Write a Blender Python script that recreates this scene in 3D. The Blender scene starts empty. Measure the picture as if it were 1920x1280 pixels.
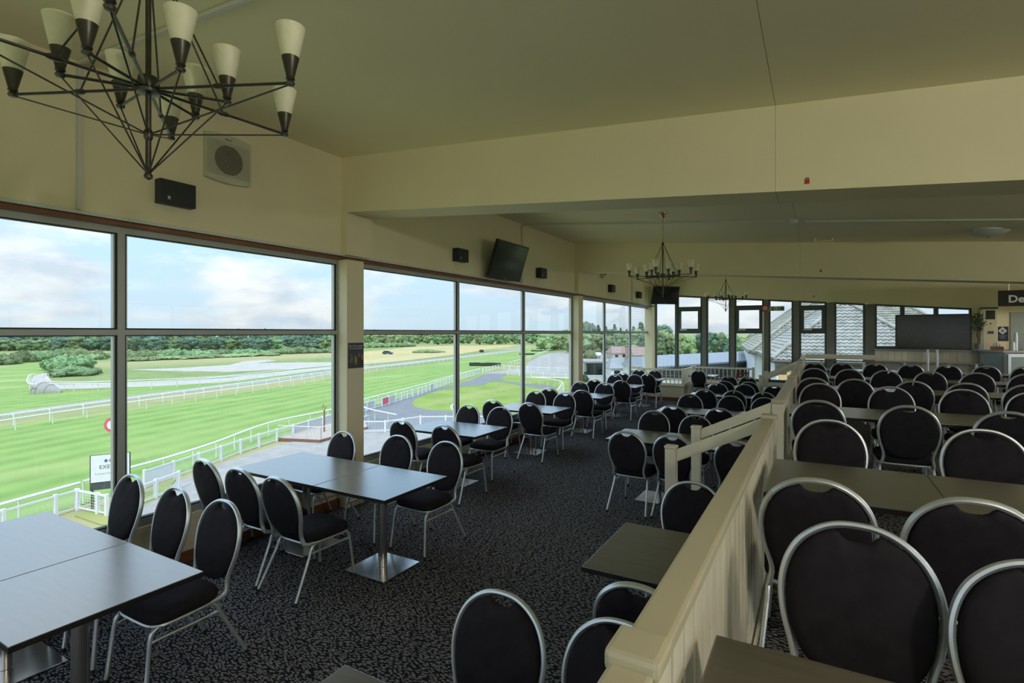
import bpy, bmesh, math, random
from mathutils import Vector, Matrix
random.seed(7)
S = bpy.context.scene
C = S.collection
PI = math.pi
R = math.radians

# ---------------------------------------------------------------- camera, sky, sun, exposure
F, TH, HY, EYE = 995.0, R(29.82), 623.0, 2.015
cd = bpy.data.cameras.new('camera'); cam = bpy.data.objects.new('camera', cd); C.objects.link(cam)
cam.location = (0, 0, EYE); cam.rotation_euler = (R(90), 0, TH)
cd.sensor_width = 36; cd.lens = 36 * F / 1920; cd.shift_y = -(640 - HY) / 1920
cd.clip_start = 0.02; cd.clip_end = 20000
S.camera = cam
S.view_settings.view_transform = 'Standard'; S.view_settings.look = 'None'
S.view_settings.gamma = 1; S.view_settings.use_curve_mapping = False
S.view_settings.exposure = 0.36
cy = S.cycles
cy.max_bounces = 14; cy.diffuse_bounces = 8; cy.glossy_bounces = 5; cy.transmission_bounces = 6
cy.transparent_max_bounces = 24; cy.caustics_reflective = False; cy.caustics_refractive = False
cy.sample_clamp_indirect = 6.0; cy.use_denoising = True

def build_world():
    w = bpy.data.worlds.new('sky'); S.world = w; w.use_nodes = True
    nt = w.node_tree; N = nt.nodes; L = nt.links; N.clear()
    out = N.new('ShaderNodeOutputWorld'); bg = N.new('ShaderNodeBackground'); L.new(bg.outputs[0], out.inputs[0])
    bg.inputs[1].default_value = SKY
    tc = N.new('ShaderNodeTexCoord'); sep = N.new('ShaderNodeSeparateXYZ'); L.new(tc.outputs['Generated'], sep.inputs[0])
    def math_(op, a, b=None):
        m = N.new('ShaderNodeMath'); m.operation = op
        for i, v in enumerate((a, b)):
            if v is None: continue
            if isinstance(v, (int, float)): m.inputs[i].default_value = v
            else: L.new(v, m.inputs[i])
        return m.outputs[0]
    zz = math_('MAXIMUM', sep.outputs[2], 0.0)
    cmb = N.new('ShaderNodeMapping'); cmb.inputs['Scale'].default_value = (3.0, 3.0, 8.5); cmb.inputs['Location'].default_value = (1.7, .4, .35); L.new(tc.outputs['Generated'], cmb.inputs[0])
    n1 = N.new('ShaderNodeTexNoise'); n1.inputs['Scale'].default_value = 1.0; n1.inputs['Detail'].default_value = 10; n1.inputs['Roughness'].default_value = 0.55
    L.new(cmb.outputs[0], n1.inputs['Vector'])
    r1 = N.new('ShaderNodeValToRGB'); r1.color_ramp.elements[0].position = 0.47; r1.color_ramp.elements[1].position = 0.57
    L.new(n1.outputs['Fac'], r1.inputs[0])
    n2 = N.new('ShaderNodeTexNoise'); n2.inputs['Scale'].default_value = 3.1; n2.inputs['Detail'].default_value = 6
    L.new(cmb.outputs[0], n2.inputs['Vector'])
    rc = N.new('ShaderNodeValToRGB'); rc.color_ramp.elements[0].color = (.54, .62, .72, 1); rc.color_ramp.elements[1].color = (.80, .82, .84, 1)
    rc.color_ramp.elements[0].position = 0.34; rc.color_ramp.elements[1].position = 0.56
    L.new(n2.outputs['Fac'], rc.inputs[0])
    rs = N.new('ShaderNodeValToRGB')
    e = rs.color_ramp.elements; e[0].position = 0.0; e[0].color = (.62, .76, .87, 1); e[1].position = 1.0; e[1].color = (.26, .44, .72, 1)
    m = e.new(0.16); m.color = (.42, .62, .83, 1)
    L.new(zz, rs.inputs[0])
    mx = N.new('ShaderNodeMix'); mx.data_type = 'RGBA'
    L.new(r1.outputs[0], mx.inputs[0]); L.new(rs.outputs[0], mx.inputs[6]); L.new(rc.outputs[0], mx.inputs[7])
    L.new(mx.outputs[2], bg.inputs[0])
    # overcast-sky luminance rises from the horizon to the zenith (1 + 2 sin) as on any cloudy day
    g = math_('MULTIPLY', zz, 2.75 * SKY); g2 = math_('ADD', g, SKY); L.new(g2, bg.inputs[1])
SKY = 0.85
FILL_LAMP = 74  # power of the fill lights added out of view
build_world()
sd = bpy.data.lights.new('sun', 'SUN'); sd.energy = 2.0; sd.angle = R(3); sd.color = (1, .96, .88)
sun = bpy.data.objects.new('sun', sd); C.objects.link(sun)
sun.rotation_euler = (R(42), 0, R(25))      # high sun behind the building

# ---------------------------------------------------------------- helpers
def at(x, y, z):
    """the point at height z under photograph pixel (x, y)"""
    t = (x - 960) / F; v = (HY - y) / F; c, s = math.cos(TH), math.sin(TH)
    k = (z - EYE) / v
    return Vector(((t * c - s) * k, (t * s + c) * k, z))

def principled(name):
    m = bpy.data.materials.new(name); m.use_nodes = True
    return m, m.node_tree.nodes, m.node_tree.links, m.node_tree.nodes['Principled BSDF']

MATS = {}
def mat(name, col, rough=.5, metal=0., var=.08, scale=6., bump=0., bscale=60., spec=.5, stretch=(1, 1, 1), obj_coords=True):
    if name in MATS: return MATS[name]
    m, N, L, b = principled(name)
    tc = N.new('ShaderNodeTexCoord'); mp = N.new('ShaderNodeMapping'); mp.inputs['Scale'].default_value = stretch
    L.new(tc.outputs['Object'], mp.inputs[0])
    n = N.new('ShaderNodeTexNoise'); n.inputs['Scale'].default_value = scale; n.inputs['Detail'].default_value = 5
    L.new(mp.outputs[0], n.inputs['Vector'])
    r = N.new('ShaderNodeValToRGB')
    r.color_ramp.elements[0].position = .3; r.color_ramp.elements[1].position = .7
    r.color_ramp.elements[0].color = tuple(max(0, c * (1 - var)) for c in col) + (1,)
    r.color_ramp.elements[1].color = tuple(min(1, c * (1 + var)) for c in col) + (1,)
    L.new(n.outputs['Fac'], r.inputs[0]); L.new(r.outputs[0], b.inputs['Base Color'])
    b.inputs['Roughness'].default_value = rough; b.inputs['Metallic'].default_value = metal
    b.inputs['Specular IOR Level'].default_value = spec
    if bump:
        n2 = N.new('ShaderNodeTexNoise'); n2.inputs['Scale'].default_value = bscale; n2.inputs['Detail'].default_value = 3
        L.new(mp.outputs[0], n2.inputs['Vector'])
        bp = N.new('ShaderNodeBump'); bp.inputs['Strength'].default_value = bump; bp.inputs['Distance'].default_value = .01
        L.new(n2.outputs['Fac'], bp.inputs['Height']); L.new(bp.outputs[0], b.inputs['Normal'])
    MATS[name] = m
    return m

def make_glass(name, tint=(.97, .99, .985), refl=1.0):
    m = bpy.data.materials.new(name); m.use_nodes = True; N = m.node_tree.nodes; L = m.node_tree.links; N.clear()
    o = N.new('ShaderNodeOutputMaterial'); mx = N.new('ShaderNodeMixShader'); t = N.new('ShaderNodeBsdfTransparent'); g = N.new('ShaderNodeBsdfGlossy')
    f = N.new('ShaderNodeLayerWeight'); f.inputs[0].default_value = .5
    pw = N.new('ShaderNodeMath'); pw.operation = 'POWER'; pw.inputs[1].default_value = 5; L.new(f.outputs['Facing'], pw.inputs[0])
    mr = N.new('ShaderNodeMath'); mr.operation = 'MULTIPLY_ADD'; mr.inputs[1].default_value = .55; mr.inputs[2].default_value = .022; L.new(pw.outputs[0], mr.inputs[0])
    t.inputs[0].default_value = tint + (1,); g.inputs['Roughness'].default_value = .0
    ml = N.new('ShaderNodeMath'); ml.operation = 'MULTIPLY'; ml.inputs[1].default_value = refl; L.new(mr.outputs[0], ml.inputs[0])
    L.new(ml.outputs[0], mx.inputs[0]); L.new(t.outputs[0], mx.inputs[1]); L.new(g.outputs[0], mx.inputs[2]); L.new(mx.outputs[0], o.inputs[0])
    MATS[name] = m; return m

def make_carpet():
    m, N, L, b = principled('carpet')
    tc = N.new('ShaderNodeTexCoord')
    nw = N.new('ShaderNodeTexNoise'); nw.inputs['Scale'].default_value = 9; L.new(tc.outputs['Object'], nw.inputs['Vector'])
    wv = N.new('ShaderNodeMix'); wv.data_type = 'VECTOR'; wv.inputs[0].default_value = .035
    L.new(tc.outputs['Object'], wv.inputs[4]); L.new(nw.outputs['Color'], wv.inputs[5])
    outs = []
    for rot, st in ((25, (30, 70, 1)), (-50, (30, 70, 1))):
        mp = N.new('ShaderNodeMapping'); mp.inputs['Rotation'].default_value = (0, 0, R(rot)); mp.inputs['Scale'].default_value = st
        L.new(wv.outputs[1], mp.inputs[0])
        vo = N.new('ShaderNodeTexVoronoi'); vo.voronoi_dimensions = '2D'; vo.feature = 'F1'; vo.inputs['Scale'].default_value = 1.0; vo.inputs['Randomness'].default_value = .85
        L.new(mp.outputs[0], vo.inputs['Vector']); outs.append(vo.outputs['Distance'])
    nm = N.new('ShaderNodeTexNoise'); nm.inputs['Scale'].default_value = 14; L.new(tc.outputs['Object'], nm.inputs['Vector'])
    gt = N.new('ShaderNodeMath'); gt.operation = 'GREATER_THAN'; gt.inputs[1].default_value = .5; L.new(nm.outputs['Fac'], gt.inputs[0])
    mx = N.new('ShaderNodeMix'); mx.data_type = 'FLOAT'; L.new(gt.outputs[0], mx.inputs[0]); L.new(outs[0], mx.inputs[2]); L.new(outs[1], mx.inputs[3])
    r = N.new('ShaderNodeValToRGB'); r.color_ramp.elements[0].position = .33; r.color_ramp.elements[1].position = .41
    r.color_ramp.elements[1].color = (.012, .012, .015, 1); r.color_ramp.elements[0].color = (.23, .215, .22, 1)
    L.new(mx.outputs[0], r.inputs[0]); L.new(r.outputs[0], b.inputs['Base Color'])
    b.inputs['Roughness'].default_value = .95; b.inputs['Specular IOR Level'].default_value = .15
    nb = N.new('ShaderNodeTexNoise'); nb.inputs['Scale'].default_value = 600; L.new(tc.outputs['Object'], nb.inputs['Vector'])
    ad = N.new('ShaderNodeMath'); ad.operation = 'ADD'; L.new(nb.outputs['Fac'], ad.inputs[0]); L.new(r.outputs[0], ad.inputs[1])
    bp = N.new('ShaderNodeBump'); bp.inputs['Strength'].default_value = .4; bp.inputs['Distance'].default_value = .004
    L.new(ad.outputs[0], bp.inputs['Height']); L.new(bp.outputs[0], b.inputs['Normal'])
    MATS['carpet'] = m

def make_grass(name, c1, c2, dry, stripe=0, ang=0., dscale=.02, dryamt=.5, period=6.):
    m, N, L, b = principled(name)
    tc = N.new('ShaderNodeTexCoord')
    n1 = N.new('ShaderNodeTexNoise'); n1.inputs['Scale'].default_value = .35; n1.inputs['Detail'].default_value = 8; L.new(tc.outputs['Object'], n1.inputs['Vector'])
    r1 = N.new('ShaderNodeValToRGB'); r1.color_ramp.elements[0].position = .35; r1.color_ramp.elements[1].position = .65
    r1.color_ramp.elements[0].color = c1 + (1,); r1.color_ramp.elements[1].color = c2 + (1,); L.new(n1.outputs['Fac'], r1.inputs[0])
    mp = N.new('ShaderNodeMapping'); mp.inputs['Rotation'].default_value = (0, 0, ang); mp.inputs['Scale'].default_value = (1, .14, 1); L.new(tc.outputs['Object'], mp.inputs[0])
    n2 = N.new('ShaderNodeTexNoise'); n2.inputs['Scale'].default_value = dscale * 5; n2.inputs['Detail'].default_value = 7; L.new(mp.outputs[0], n2.inputs['Vector'])
    r2 = N.new('ShaderNodeValToRGB'); r2.color_ramp.elements[0].position = 1 - dryamt - .12; r2.color_ramp.elements[1].position = 1 - dryamt + .12
    L.new(n2.outputs['Fac'], r2.inputs[0])
    mx = N.new('ShaderNodeMix'); mx.data_type = 'RGBA'; mx.inputs[7].default_value = dry + (1,)
    L.new(r2.outputs[0], mx.inputs[0]); L.new(r1.outputs[0], mx.inputs[6])
    col = mx.outputs[2]
    if stripe:
        mp2 = N.new('ShaderNodeMapping'); mp2.inputs['Rotation'].default_value = (0, 0, ang); L.new(tc.outputs['Object'], mp2.inputs[0])
        w = N.new('ShaderNodeTexWave'); w.inputs['Scale'].default_value = 1 / period; w.inputs['Distortion'].default_value = 1.2; w.inputs['Detail'].default_value = 3; w.inputs['Detail Scale'].default_value = .3
        L.new(mp2.outputs[0], w.inputs['Vector'])
        m2 = N.new('ShaderNodeMix'); m2.data_type = 'RGBA'; m2.inputs[7].default_value = tuple(c * 1.28 for c in c2) + (1,)
        mm = N.new('ShaderNodeMath'); mm.operation = 'MULTIPLY'; mm.inputs[1].default_value = stripe; L.new(w.outputs['Fac'], mm.inputs[0])
        L.new(mm.outputs[0], m2.inputs[0]); L.new(col, m2.inputs[6]); col = m2.outputs[2]
    L.new(col, b.inputs['Base Color']); b.inputs['Roughness'].default_value = .9; b.inputs['Specular IOR Level'].default_value = .1
    MATS[name] = m

# colours of the things themselves
mat('wall_paint', (.82, .74, .53), .75, var=.03, scale=1.5, bump=.03, bscale=90)
mat('ceiling_paint', (.86, .79, .58), .85, var=.04, scale=.8)
mat('joinery_paint', (.80, .75, .59), .45, var=.04, scale=8, bump=.05, bscale=40)
mat('handrail_paint', (.56, .51, .36), .38, var=.08, scale=5, stretch=(1, .1, 1), bump=.06, bscale=50)
mat('brown_wood', (.20, .075, .035), .4, var=.25, scale=9, stretch=(4, .4, 4))
mat('white_plastic', (.62, .64, .63), .45, var=.02)
mat('frame_alu', (.40, .42, .41), .42, metal=.2, var=.04, scale=3)
mat('frame_dark', (.075, .095, .10), .45, var=.08, scale=5)
mat('post_grey', (.20, .21, .20), .7, var=.25, scale=60)
mat('bead_alu', (.62, .66, .66), .4, metal=.3, var=.03)
mat('gasket', (.01, .011, .012), .6, var=.1)
make_glass('glass')
make_glass('glass_clear', (.99, .99, .99), .6)
make_glass('glass_teal', (.25, .48, .5), 1.4)
make_carpet()
mat('laminate', (.07, .058, .048), .30, var=.22, scale=5, stretch=(1, 7, 1), spec=.8)
_b = MATS['laminate'].node_tree.nodes['Principled BSDF']; _b.inputs['Coat Weight'].default_value = 1; _b.inputs['Coat Roughness'].default_value = .24; _b.inputs['Coat IOR'].default_value = 1.75
mat('laminate_edge', (.012, .011, .012), .4, var=.1)
mat('steel', (.58, .56, .53), .26, metal=1, var=.08, scale=30, stretch=(1, 1, .05))
mat('steel_plate', (.55, .53, .50), .2, metal=1, var=.12, scale=9)
mat('chair_metal', (.68, .73, .76), .42, metal=.8, var=.05, scale=12)
mat('fabric', (.022, .0195, .024), .85, var=.18, scale=18, bump=.12, bscale=500, spec=.1)
mat('rubber', (.015, .015, .015), .7)
mat('bronze', (.075, .07, .058), .38, metal=.7, var=.2, scale=20)
mat('brass', (.55, .36, .14), .25, metal=1, var=.1, scale=20)
mat('alabaster', (.92, .88, .68), .5, var=.10, scale=16)
mat('speaker_black', (.018, .022, .032), .5, var=.08, scale=30)
mat('screen', (.012, .014, .015), .12, var=.05)
mat('black_plastic', (.012, .012, .013), .35, var=.05)
mat('print_white', (.75, .75, .75), .6, var=.02)
mat('print_red', (.45, .03, .03), .5, var=.05)
mat('print_green', (.012, .13, .05), .5, var=.05)
mat('print_navy', (.012, .022, .06), .5, var=.05)
mat('print_grey', (.25, .25, .26), .6, var=.05)
mat('poster_dark', (.03, .035, .05), .4, var=.6, scale=14)
mat('fan_plastic', (.56, .56, .45), .5, var=.03)
mat('fan_dark', (.03, .028, .022), .7, var=.2)

# ---------------------------------------------------------------- mesh tools
def hexa(bm, p):
    v = [bm.verts.new(q) for q in p]
    for f in ((3, 2, 1, 0), (4, 5, 6, 7), (0, 1, 5, 4), (1, 2, 6, 5), (2, 3, 7, 6), (3, 0, 4, 7)):
        bm.faces.new([v[i] for i in f])
    return v
def box(bm, x0, x1, y0, y1, z0, z1, M=None):
    p = [(x0, y0, z0), (x1, y0, z0), (x1, y1, z0), (x0, y1, z0), (x0, y0, z1), (x1, y0, z1), (x1, y1, z1), (x0, y1, z1)]
    if M is not None: p = [M @ Vector(q) for q in p]
    return hexa(bm, p)
def bbox(bm, x0, x1, y0, y1, z0, z1, b=.004, M=None):
    """box with chamfered edges"""
    t = bmesh.new(); box(t, x0, x1, y0, y1, z0, z1)
    bmesh.ops.bevel(t, geom=t.edges[:], offset=b, segments=2, affect='EDGES', profile=.6)
    merge(bm, t, M)
def merge(bm, t, M=None):
    mp = {}
    for v in t.verts: mp[v] = bm.verts.new(M @ v.co if M is not None else v.co)
    for f in t.faces:
        try: bm.faces.new([mp[v] for v in f.verts])
        except ValueError: pass
    t.free()
def tube(bm, pts, r, n=8, closed=False, caps=True, flat=None, up=(0, 0, 1)):
    pts = [Vector(p) for p in pts]; m = len(pts); rings = []
    nrm = None
    for i, p in enumerate(pts):
        a = pts[(i - 1) % m] if (closed or i > 0) else p
        b = pts[(i + 1) % m] if (closed or i < m - 1) else p
        t = (b - a).normalized()
        if nrm is None:
            u = Vector(up)
            if abs(u.dot(t)) > .95: u = Vector((1, 0, 0))
            nrm = (u - t * u.dot(t)).normalized()
        else:
            nrm = nrm - t * nrm.dot(t)
            nrm = nrm.normalized() if nrm.length > 1e-6 else Vector((1, 0, 0))
        bi = t.cross(nrm)
        rr = r[i] if isinstance(r, (list, tuple)) else r
        ring = []
        for k in range(n):
            a_ = 2 * PI * k / n + PI / n
            x, y = math.cos(a_), math.sin(a_)
            if flat: x *= flat[0]; y *= flat[1]
            ring.append(bm.verts.new(p + (nrm * x + bi * y) * rr))
        rings.append(ring)
    for i in range(m if closed else m - 1):
        A, B = rings[i], rings[(i + 1) % m]
        for k in range(n):
            bm.faces.new((A[k], A[(k + 1) % n], B[(k + 1) % n], B[k]))
    if caps and not closed:
        bm.faces.new(rings[0][::-1]); bm.faces.new(rings[-1])
def lathe(bm, prof, n=20, M=None, cap=True):
    rings = []
    for r, z in prof:
        ring = []
        for k in range(n):
            a = 2 * PI * k / n
            p = Vector((max(r, 1e-4) * math.cos(a), max(r, 1e-4) * math.sin(a), z))
            ring.append(bm.verts.new(M @ p if M is not None else p))
        rings.append(ring)
    for A, B in zip(rings, rings[1:]):
        for k in range(n): bm.faces.new((A[k], A[(k + 1) % n], B[(k + 1) % n], B[k]))
    if cap: bm.faces.new(rings[0][::-1]); bm.faces.new(rings[-1])
def prism(bm, poly, z0, z1, M=None):
    lo = [bm.verts.new(M @ Vector((x, y, z0)) if M is not None else (x, y, z0)) for x, y in poly]
    hi = [bm.verts.new(M @ Vector((x, y, z1)) if M is not None else (x, y, z1)) for x, y in poly]
    n = len(poly)
    bm.faces.new(lo[::-1]); bm.faces.new(hi)
    for k in range(n): bm.faces.new((lo[k], lo[(k + 1) % n], hi[(k + 1) % n], hi[k]))
def arc(cx, cy, r, a0, a1, n):
    return [(cx + r * math.cos(a0 + (a1 - a0) * i / n), cy + r * math.sin(a0 + (a1 - a0) * i / n)) for i in range(n + 1)]
def smoothpath(pts, n=6):
    P = [Vector(p) for p in pts]; out = []
    for i in range(len(P) - 1):
        p0 = P[max(i - 1, 0)]; p1 = P[i]; p2 = P[i + 1]; p3 = P[min(i + 2, len(P) - 1)]
        for k in range(n):
            t = k / n
            out.append(.5 * ((2 * p1) + (p2 - p0) * t + (2 * p0 - 5 * p1 + 4 * p2 - p3) * t * t + (3 * p1 - p0 - 3 * p2 + p3) * t ** 3))
    out.append(P[-1]); return out

def mesh_of(name, bm, smooth=False, recalc=True):
    if recalc: bmesh.ops.recalc_face_normals(bm, faces=bm.faces[:])
    me = bpy.data.meshes.new(name); bm.to_mesh(me); bm.free()
    if smooth:
        me.polygons.foreach_set('use_smooth', [True] * len(me.polygons))
        me.set_sharp_from_angle(angle=R(smooth if smooth is not True else 40))
    return me
def put(name, me, m, parent=None, loc=None, rot=None):
    o = bpy.data.objects.new(name, me); C.objects.link(o)
    if m and not me.materials: me.materials.append(MATS[m])
    if parent: o.parent = parent
    if loc: o.location = loc
    if rot: o.rotation_euler = rot
    return o
def obj(name, bm, m, parent=None, loc=None, rot=None, smooth=False):
    return put(name, mesh_of(name, bm, smooth), m, parent, loc, rot)
def tag(o, label, cat, group=None):
    o['label'] = label; o['category'] = cat
    if group: o['group'] = group
    elif 'group' in o: del o['group']
    return o
def thing(name, label, cat, loc=(0, 0, 0), rz=0, group=None):
    o = bpy.data.objects.new(name, None); C.objects.link(o); o.location = loc; o.rotation_euler = (0, 0, rz)
    o.empty_display_size = .1
    return tag(o, label, cat, group)
def struct(name, bm, m, label=None, smooth=False, parent=None):
    o = obj(name, bm, m, parent, smooth=smooth)
    if not parent:
        o['kind'] = 'structure'
        if label: o['label'] = label
    return o
def copy_tree(o, parent=None):
    c = o.copy(); C.objects.link(c)
    if parent: c.parent = parent
    for ch in o.children: copy_tree(ch, c)
    return c
def boxobj(name, m, parent, *a, b=0, loc=None, rot=None):
    bm = bmesh.new()
    (bbox(bm, *a, b=b) if b else box(bm, *a))
    return obj(name, bm, m, parent, loc, rot)
def txt(body, size, m, parent, M, name='lettering', ext=.0008, align='LEFT', bold=0.):
    cu = bpy.data.curves.new('t', 'FONT'); cu.body = body; cu.size = size; cu.extrude = ext; cu.align_x = align; cu.offset = bold; cu.resolution_u = 3
    o = bpy.data.objects.new('t', cu); C.objects.link(o)
    me = bpy.data.meshes.new_from_object(o.evaluated_get(bpy.context.evaluated_depsgraph_get()))
    bpy.data.objects.remove(o); bpy.data.curves.remove(cu)
    me.transform(M); me.materials.clear()
    return put(name, me, m, parent)
def frame_mat(origin, xdir, ydir):
    """matrix: local x -> xdir, local y -> ydir, local z -> their cross product"""
    x = Vector(xdir).normalized(); y = Vector(ydir).normalized(); z = x.cross(y)
    M = Matrix((x, y, z)).transposed().to_4x4(); M.translation = Vector(origin); return M

# ================================================================ THE ROOM
ZC = lambda x: 4.028 - .0785 * (x + 4.75)          # sloping ceiling
ZB = lambda x: ZC(x) - .63                         # beam soffit
XW, XR, Y0, Y1, TIER = -4.75, 8.5, -2.6, 17.65, .48
XT = -.25                                          # edge of the upper tier

bm = bmesh.new(); box(bm, -4.95, XT, Y0, Y1, -.25, 0); struct('floor', bm, 'carpet', 'black carpet with grey leaf pattern on the lower level')
bm = bmesh.new(); box(bm, XT, XR, Y0, Y1, -.25, TIER); struct('floor_tier', bm, 'carpet', 'raised upper tier floor in leaf carpet')
bm = bmesh.new(); box(bm, XT - .02, XT - .001, Y0, Y1, .0, TIER - .005); struct('trim_1', bm, 'joinery_paint')
for a, b_ in ((-4.95, -.2605), (-.2575, XR)):
    bm = bmesh.new()
    hexa(bm, [(a, Y0, ZC(a)), (b_, Y0, ZC(b_)), (b_, Y1 + .2, ZC(b_)), (a, Y1 + .2, ZC(a)), (a, Y0, ZC(a) + .2), (b_, Y0, ZC(b_) + .2), (b_, Y1 + .2, ZC(b_) + .2), (a, Y1 + .2, ZC(a) + .2)])
    struct('ceiling', bm, 'ceiling_paint', 'cream painted board ceiling sloping down from the windows')
bm = bmesh.new(); hexa(bm, [(-.27, Y0, ZC(-.27) + .02), (-.25, Y0, ZC(-.25) + .02), (-.25, Y1, ZC(-.25) + .02), (-.27, Y1, ZC(-.27) + .02), (-.27, Y0, ZC(-.27) + .1), (-.25, Y0, ZC(-.25) + .1), (-.25, Y1, ZC(-.25) + .1), (-.27, Y1, ZC(-.27) + .1)])
struct('trim_2', bm, 'gasket')
def beam(ya, yb):
    for a, b_ in ((-4.66, -.2595), (-.2575, XR)):
        bm = bmesh.new()
        hexa(bm, [(a, ya, ZB(a)), (b_, ya, ZB(b_)), (b_, yb, ZB(b_)), (a, yb, ZB(a)), (a, ya, ZC(a) + .01), (b_, ya, ZC(b_) + .01), (b_, yb, ZC(b_) + .01), (a, yb, ZC(a) + .01)])
        o = struct('ceiling_beam', bm, 'wall_paint', 'deep cream boxed beam crossing under the ceiling')
BEAMS = ((4.33, 4.73), (11.16, 11.56))
for ya, yb in BEAMS: beam(ya, yb)
# window wall: band above, spandrel below, pilasters
bm = bmesh.new(); box(bm, -4.97, XW, Y0, Y1, 2.905, 4.03); struct('wall_left', bm, 'wall_paint', 'cream wall band above the long windows')
bm = bmesh.new(); box(bm, -4.97, -4.80, Y0, Y1, 0, .37); struct('wall_left_lower', bm, 'joinery_paint', 'cream panel wall under the long windows')
bm = bmesh.new(); bbox(bm, -4.90, -4.775, Y0, Y1, .37, .425, b=.006); struct('trim_3', bm, 'joinery_paint')
bm = bmesh.new(); bbox(bm, -4.82, -4.782, Y0, Y1, 0.001, .10, b=.006); struct('baseboard_left', bm, 'brown_wood')
bm = bmesh.new(); bbox(bm, -4.80, -4.735, Y0, Y1, 2.895, 2.922, b=.003); struct('trim_4', bm, 'white_plastic')
bm = bmesh.new(); bbox(bm, -4.86, -4.742, Y0, Y1, 2.852, 2.890, b=.008); struct('trim_5', bm, 'brown_wood')
for ya, yb in BEAMS + ((-2.5, -2.1), (17.35, Y1)):
    bm = bmesh.new(); box(bm, -4.9, -4.66, ya, yb, 2.905, ZC(-4.66) + .01); struct('wall_pilaster', bm, 'wall_paint', 'cream boxed column head under a beam')
    bm = bmesh.new(); box(bm, -4.9, -4.66, ya, ya + .26, 0, 2.85); struct('wall_column', bm, 'wall_paint', 'cream boxed column between window bays')
# window units
WIN = [0]
def window_unit(ya, yb, z0=.425, zt=2.015, z1=2.852):
    WIN[0] += 1
    xf, xb = -4.80, -4.862
    bm = bmesh.new(); w = .026
    for a in ((xb, xf, ya + w, yb - w, z0, z0 + .06), (xb, xf, ya + w, yb - w, z1 - .05, z1), (xb, xf, ya + w, yb - w, zt - .022, zt + .022),
              (xb, xf, ya, ya + w, z0, z1), (xb, xf, yb - w, yb, z0, z1)): box(bm, *a)
    o = struct('window_%d' % WIN[0], bm, 'frame_alu', 'wide two-light window looking over the racecourse')
    for za, zb in ((z0 + .06, zt - .022), (zt + .022, z1 - .05)):
        boxobj('gasket_strip', 'gasket', o, -4.855, -4.81, ya + w, ya + w + .012, za, zb)
        boxobj('gasket_strip', 'gasket', o, -4.855, -4.81, yb - w - .012, yb - w, za, zb)
        boxobj('gasket_strip', 'gasket', o, -4.855, -4.808, ya + w, yb - w, za, za + .012)
        boxobj('gasket_strip', 'gasket', o, -4.855, -4.808, ya + w, yb - w, zb - .008, zb)
        for p_, q_ in ((ya + w + .012, ya + w + .024), (yb - w - .024, yb - w - .012)): boxobj('glazing_bead', 'bead_alu', o, -4.858, -4.82, p_, q_, za + .012, zb - .008)
        boxobj('pane', 'glass', o, -4.845, -4.839, ya + w, yb - w, za, zb)
for edges in ((-2.24, -.06, 2.12, 4.33), (4.59, 6.71, 8.85, 11.16), (11.42, 13.30, 15.52, 17.55)):
    for a, b_ in zip(edges, edges[1:]): window_unit(a, b_)
bm = bmesh.new(); box(bm, -4.97, -4.80, Y0, -2.24, .425, 2.85); struct('wall_left_end', bm, 'wall_paint')

# far end wall: cream band, dark framed lights, dado
ZW = lambda x: 3.22 - .079 * (x + 3.918)
bm = bmesh.new()
hexa(bm, [(-4.9, Y1, ZW(-4.9)), (3.46, Y1, ZW(3.46)), (3.46, Y1 + .2, ZW(3.46)), (-4.9, Y1 + .2, ZW(-4.9)), (-4.9, Y1, ZC(-4.9) + .02), (3.46, Y1, ZC(3.46) + .02), (3.46, Y1 + .2, ZC(3.46) + .02), (-4.9, Y1 + .2, ZC(-4.9) + .02)])
struct('wall_back', bm, 'wall_paint', 'cream wall band above the far end windows')
bm = bmesh.new(); box(bm, 3.46, XR, Y1, Y1 + .2, 0, ZC(3.46) + .02); struct('wall_back_bar', bm, 'wall_paint', 'cream wall behind the bar')
bm = bmesh.new(); box(bm, -4.9, 1.40, Y1, Y1 + .2, -.2, .52); struct('wall_back_dado', bm, 'joinery_paint')
bm = bmesh.new(); box(bm, 1.40, 3.46, Y1, Y1 + .2, 0, 1.55)
dado = struct('wall_back_panel', bm, 'joinery_paint', 'cream boarded wall under the far right windows')
for i in range(14):
    boxobj('board', 'joinery_paint', dado, 1.41 + i * .1465, 1.41 + i * .1465 + .140, Y1 - .014, Y1, TIER + .02, 1.52, b=.004)
boxobj('sill', 'frame_alu', dado, 1.38, 3.5, Y1 - .07, Y1 + .05, 1.53, 1.56)
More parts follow.
